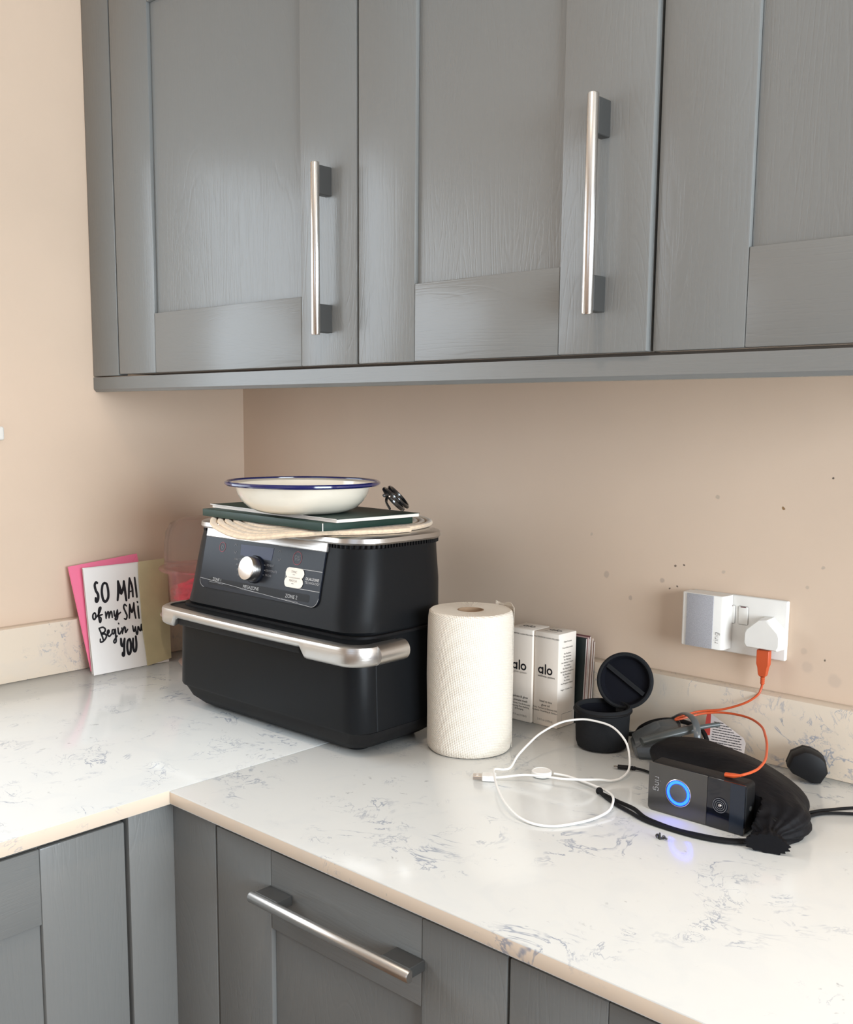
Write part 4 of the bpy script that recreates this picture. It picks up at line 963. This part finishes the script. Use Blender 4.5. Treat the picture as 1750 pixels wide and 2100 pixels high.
bmesh.ops.rotate(bm, verts=bm.verts[:], cent=(0, 0, 0), matrix=Matrix.Rotation(R(90), 3, 'Y')); bmesh.ops.rotate(bm, verts=bm.verts[:], cent=(0, 0, 0), matrix=Matrix.Rotation(R(22), 3, 'Z')); bmesh.ops.translate(bm, verts=bm.verts[:], vec=(1.0945-1.09, -.1885+.19, .004)); link('strain_relief', bm, M_['black_soft'], uc)

# ================================================================ GREY PLASTIC TOOL, BLACK LEAD, PRINTED CARD
gp = mat('smoky_grey_plastic', (.085, .095, .10), .28, coat=.2, var=.1, vscale=50); gp2 = mat('pale_grey_plastic', (.075, .085, .085), .30)
gt = thing('grey_plastic_holder', 'smoky grey plastic holder with a curved clip, behind the black pouch', 'holder', (1.094, -.104, 0))
def Gp(x, y, z): return (x-1.10, y+.11, z)
bm = B()
loft(bm, [[Gp(1.062, -.122, .0010), Gp(1.086, -.150, .0010), Gp(1.135, -.120, .0010), Gp(1.112, -.078, .0010)],
          [Gp(1.050, -.112, .0220), Gp(1.078, -.148, .0200), Gp(1.140, -.118, .0260), Gp(1.112, -.070, .0300)],
          [Gp(1.066, -.106, .0370), Gp(1.092, -.134, .0300), Gp(1.136, -.112, .0400), Gp(1.110, -.076, .0500)],
          [Gp(1.084, -.094, .0480), Gp(1.100, -.110, .0460), Gp(1.128, -.100, .0480), Gp(1.108, -.080, .0535)]])
bmesh.ops.bevel(bm, geom=bm.edges[:], offset=.004, segments=3, affect='EDGES'); link('body', bm, gp, gt, auto=50)
bm = B(); tube(bm, [Gp(1.100, -.1620, .0330), Gp(1.125, -.1300, .0420), Gp(1.150, -.0980, .0500)], .0085, 16, flat=.7, k=5); link('barrel', bm, gp2, gt)
bm = B(); tube(bm, [Gp(1.150, -.0985, .0500), Gp(1.165, -.0800, .0530), Gp(1.172, -.0720, .0540)], .0034, 12, k=4); link('peg', bm, gp2, gt)
bm = B(); P = [Gp(1.104, -.080, .052), Gp(1.122, -.086, .0630), Gp(1.142, -.100, .0655), Gp(1.156, -.1120, .0600), Gp(1.163, -.120, .0480), Gp(1.164, -.1220, .036)]
tube(bm, P, .0052, 12, flat=.35); link('clip', bm, gp, gt)
bl = thing('black_power_lead', 'black cable running from behind the round case to the grey holder', 'cable', (1.06, -.07, 0))
bm = B(); tube(bm, [(.990-1.06, -.0600+.07, .0035), (1.025-1.06, -.0610+.07, .0080), (1.040-1.06, -.0640+.07, .0230), (1.056-1.06, -.0560+.07, .0330), (1.080-1.06, -.0480+.07, .0390), (1.112-1.06, -.0500+.07, .0400), (1.140-1.06, -.060+.07, .034), (1.160-1.06, -.075+.07, .0045)], .0034, 10); link('lead', bm, M_['black_soft'], bl)
pc = thing('printed_card', 'small white and red printed card propped behind the grey holder', 'card', (1.143, -.0600, .0005))
F = Frame((-.008, .002, .0), (.052, .006, -.0), (-.001, .018, .0600))
bm = B(); prism(bm, F, [(0, 0), (.062, 0), (.062, .0280), (.058, .0345), (0, .0640)], -.0004, .0004); link('sheet', bm, mat('pale_grey_card', (.60, .54, .52), .4, var=.1), pc, smooth=False)
bm = B(); prism(bm, F, [(0, .028), (.0095, .030), (.0060, .0605), (0, .0635)], .0004, .0007); link('red_print', bm, mat('red_print', (.45, .05, .04), .5), pc, smooth=False)
bm = B()
for i in range(10):
    y_ = .0500-i*.0036; xe = min(.058, .058-(y_-.034)*1.9 if y_ > .034 else .058)
    if xe < .014: continue
    x_ = .0125
    while x_ < xe-.004:
        l_ = random.uniform(.002, .006); stroke(bm, F, [(x_, y_), (min(xe, x_+l_), y_)], .0011, smooth=False, h=.0006); x_ += l_+.0014
link_print('small_print', bm, M_['ink'], pc)

# ================================================================ BLACK TRAVEL ADAPTER
ba = thing('black_power_adapter', 'black rounded power adapter lying against the upstand, right of the pouch', 'adapter', (1.2905, -.0560, .0010), R(0))
silh = [(-.022, -.012), (-.013, -.0165), (.013, -.0165), (.022, -.012), (.0235, .004), (.014, .0165), (.006, .019), (-.006, .019), (-.014, .0165), (-.0235, .004)]
bm = B(); loft(bm, [[(x*k*1.08, y, z*k*1.08) for x, z in silh] for k, y in ((.80, -.0190), (.93, -.0175), (1.0, -.0135), (1.0, .0030), (.985, .004), (.985, .005), (1.0, .006), (1.0, .0115), (.95, .0130), (.86, .0135))])
bmesh.ops.rotate(bm, verts=bm.verts[:], cent=(0, 0, 0), matrix=Matrix.Rotation(R(24), 3, 'Y')); bmesh.ops.rotate(bm, verts=bm.verts[:], cent=(0, 0, 0), matrix=Matrix.Rotation(R(28), 3, 'Z'))
zmin = min(v.co.z for v in bm.verts); bmesh.ops.translate(bm, verts=bm.verts[:], vec=(0, 0, -zmin))
bo = link('housing', bm, M_['black_soft'], ba, auto=40)
q = Matrix.Rotation(R(28), 3, 'Z') @ Matrix.Rotation(R(24), 3, 'Y')
for (u_, v_) in ((.012, -.004), (-.012, -.006), (0, .010)):
    bm = B(); box(bm, u_-.003, u_+.003, .0125, .0215, v_-.0015, v_+.0015)
    bmesh.ops.rotate(bm, verts=bm.verts[:], cent=(0, 0, 0), matrix=q); bmesh.ops.translate(bm, verts=bm.verts[:], vec=(0, 0, -zmin)); link('pin', bm, M_['steel'], ba, smooth=False)

# ================================================================ WHITE WATCH CHARGER CABLE
wc = thing('watch_charger_cable', 'looped white charging cable with a round puck and USB plug', 'cable', (1.03, -.30, 0))
def Wc(x, y, z): return (x-1.03, y+.30, z)
PA = [(1.0325, -.2815, .0045), (1.0509, -.2760, .004), (1.0813, -.2794, .0042), (1.1046, -.2849, .0045), (1.1241, -.2932, .006), (1.1400, -.3065, .0085), (1.1525, -.3240, .0085), (1.1605, -.3480, .005), (1.1574, -.3788, .003), (1.1458, -.4086, .0022), (1.1322, -.4295, .0022), (1.1107, -.4393, .003), (1.0861, -.4359, .005), (1.0551, -.4202, .009), (1.0218, -.3927, .012), (.9932, -.3626, .0125), (.9755, -.3402, .0115), (.9797, -.3230, .008), (.9835, -.3138, .010),
      (.976, -.2887, .018), (.9733, -.2592, .028), (.9713, -.2275, .036), (.9798, -.1913, .045), (1.0001, -.1723, .050), (1.0226, -.1665, .051), (1.052, -.1660, .048), (1.0798, -.1766, .036), (1.0924, -.1861, .020), (1.1037, -.2054, .008), (1.108, -.2311, .004), (1.103, -.2475, .003), (1.0945, -.2643, .0068), (1.0872, -.2950, .0130), (1.0669, -.3130, .014), (1.0385, -.3185, .012), (1.0152, -.3263, .010), (.9994, -.3376, .007), (.9875, -.3470, .005), (.9840, -.3495, .005)]
bm = B(); tube(bm, [Wc(*p) for p in PA], .00155, 10, k=6); link('lead', bm, M_['cable'], wc)
Fd = Frame(Wc(.9600, -.3665, .0046), (.0148, .0113, 0), (-.0113, .0148, 0))
def fbox(bm, F, u0, u1, v0, v1, w0, w1, bev=.0006):
    prism(bm, F, [(u0, v0), (u1, v0), (u1, v1), (u0, v1)], w0, w1)
    bmesh.ops.bevel(bm, geom=bm.edges[:], offset=bev, segments=1, affect='EDGES')
bm = B(); fbox(bm, Fd, .0120, .0310, -.0080, .0080, -.0038, .0038, .0010); link('usb_plug_body', bm, M_['cable'], wc)
bm = B(); fbox(bm, Fd, .0, .0120, -.0060, .0060, -.0022, .0024, .0002); ush = link('usb_shell', bm, mat('usb_metal', (.50, .44, .40), .3, 1.0), wc)
bm = B()
for v_ in (-.0028, .0028): prism(bm, Fd, [(.0045, v_-.0010), (.0072, v_-.0010), (.0072, v_+.0010), (.0045, v_+.0010)], .0024, .0026)
link('usb_slots', bm, M_['paperwhite'], ush, smooth=False)
bm = B(); lathe(bm, [(0, .0008), (.0105, .0008), (.0132, .0020), (.0138, .0045), (.0136, .0078), (.0125, .0088), (.0120, .0088), (.0118, .0084), (0, .0084)], 48, Wc(1.0200, -.2925, 0)); link('charging_puck', bm, M_['cable'], wc)

# ================================================================ TINY SCREWS
for i, (x, y, rz, tilt) in enumerate(((1.2395, -.3672, 25, 84), (1.2440, -.3688, -20, 8), (1.2470, -.3668, 60, 84))):
    t = thing('small_screw', ['tiny dark screw lying left in the little heap beside the doorbell glow', 'tiny dark screw standing upright beside the doorbell glow', 'tiny dark screw lying right in the little heap beside the doorbell glow'][i], 'screw', (x, y, .0026 if tilt > 20 else .0004), 0, 'screws on the worktop')
    bm = B(); lathe(bm, [(0, 0), (.0024, 0), (.0024, .0010), (.0012, .0016), (.0012, .0070), (.0, .0082)], 12)
    bmesh.ops.rotate(bm, verts=bm.verts[:], cent=(0, 0, 0), matrix=Matrix.Rotation(R(rz), 3, 'Z') @ Matrix.Rotation(R(tilt), 3, 'X')); link('shank', bm, M_['mount'], t)
# ================================================================ SMALL WALL FITTING
hk = thing('wall_fitting', 'small rounded white plastic fitting on the left wall at the photo edge', 'fitting', (0.0006, -.556, .4505))
bm = B(); box(bm, 0, .010, -.017, .017, -.0125, .0125, .0045, 3); link('cap', bm, M_['white'], hk)
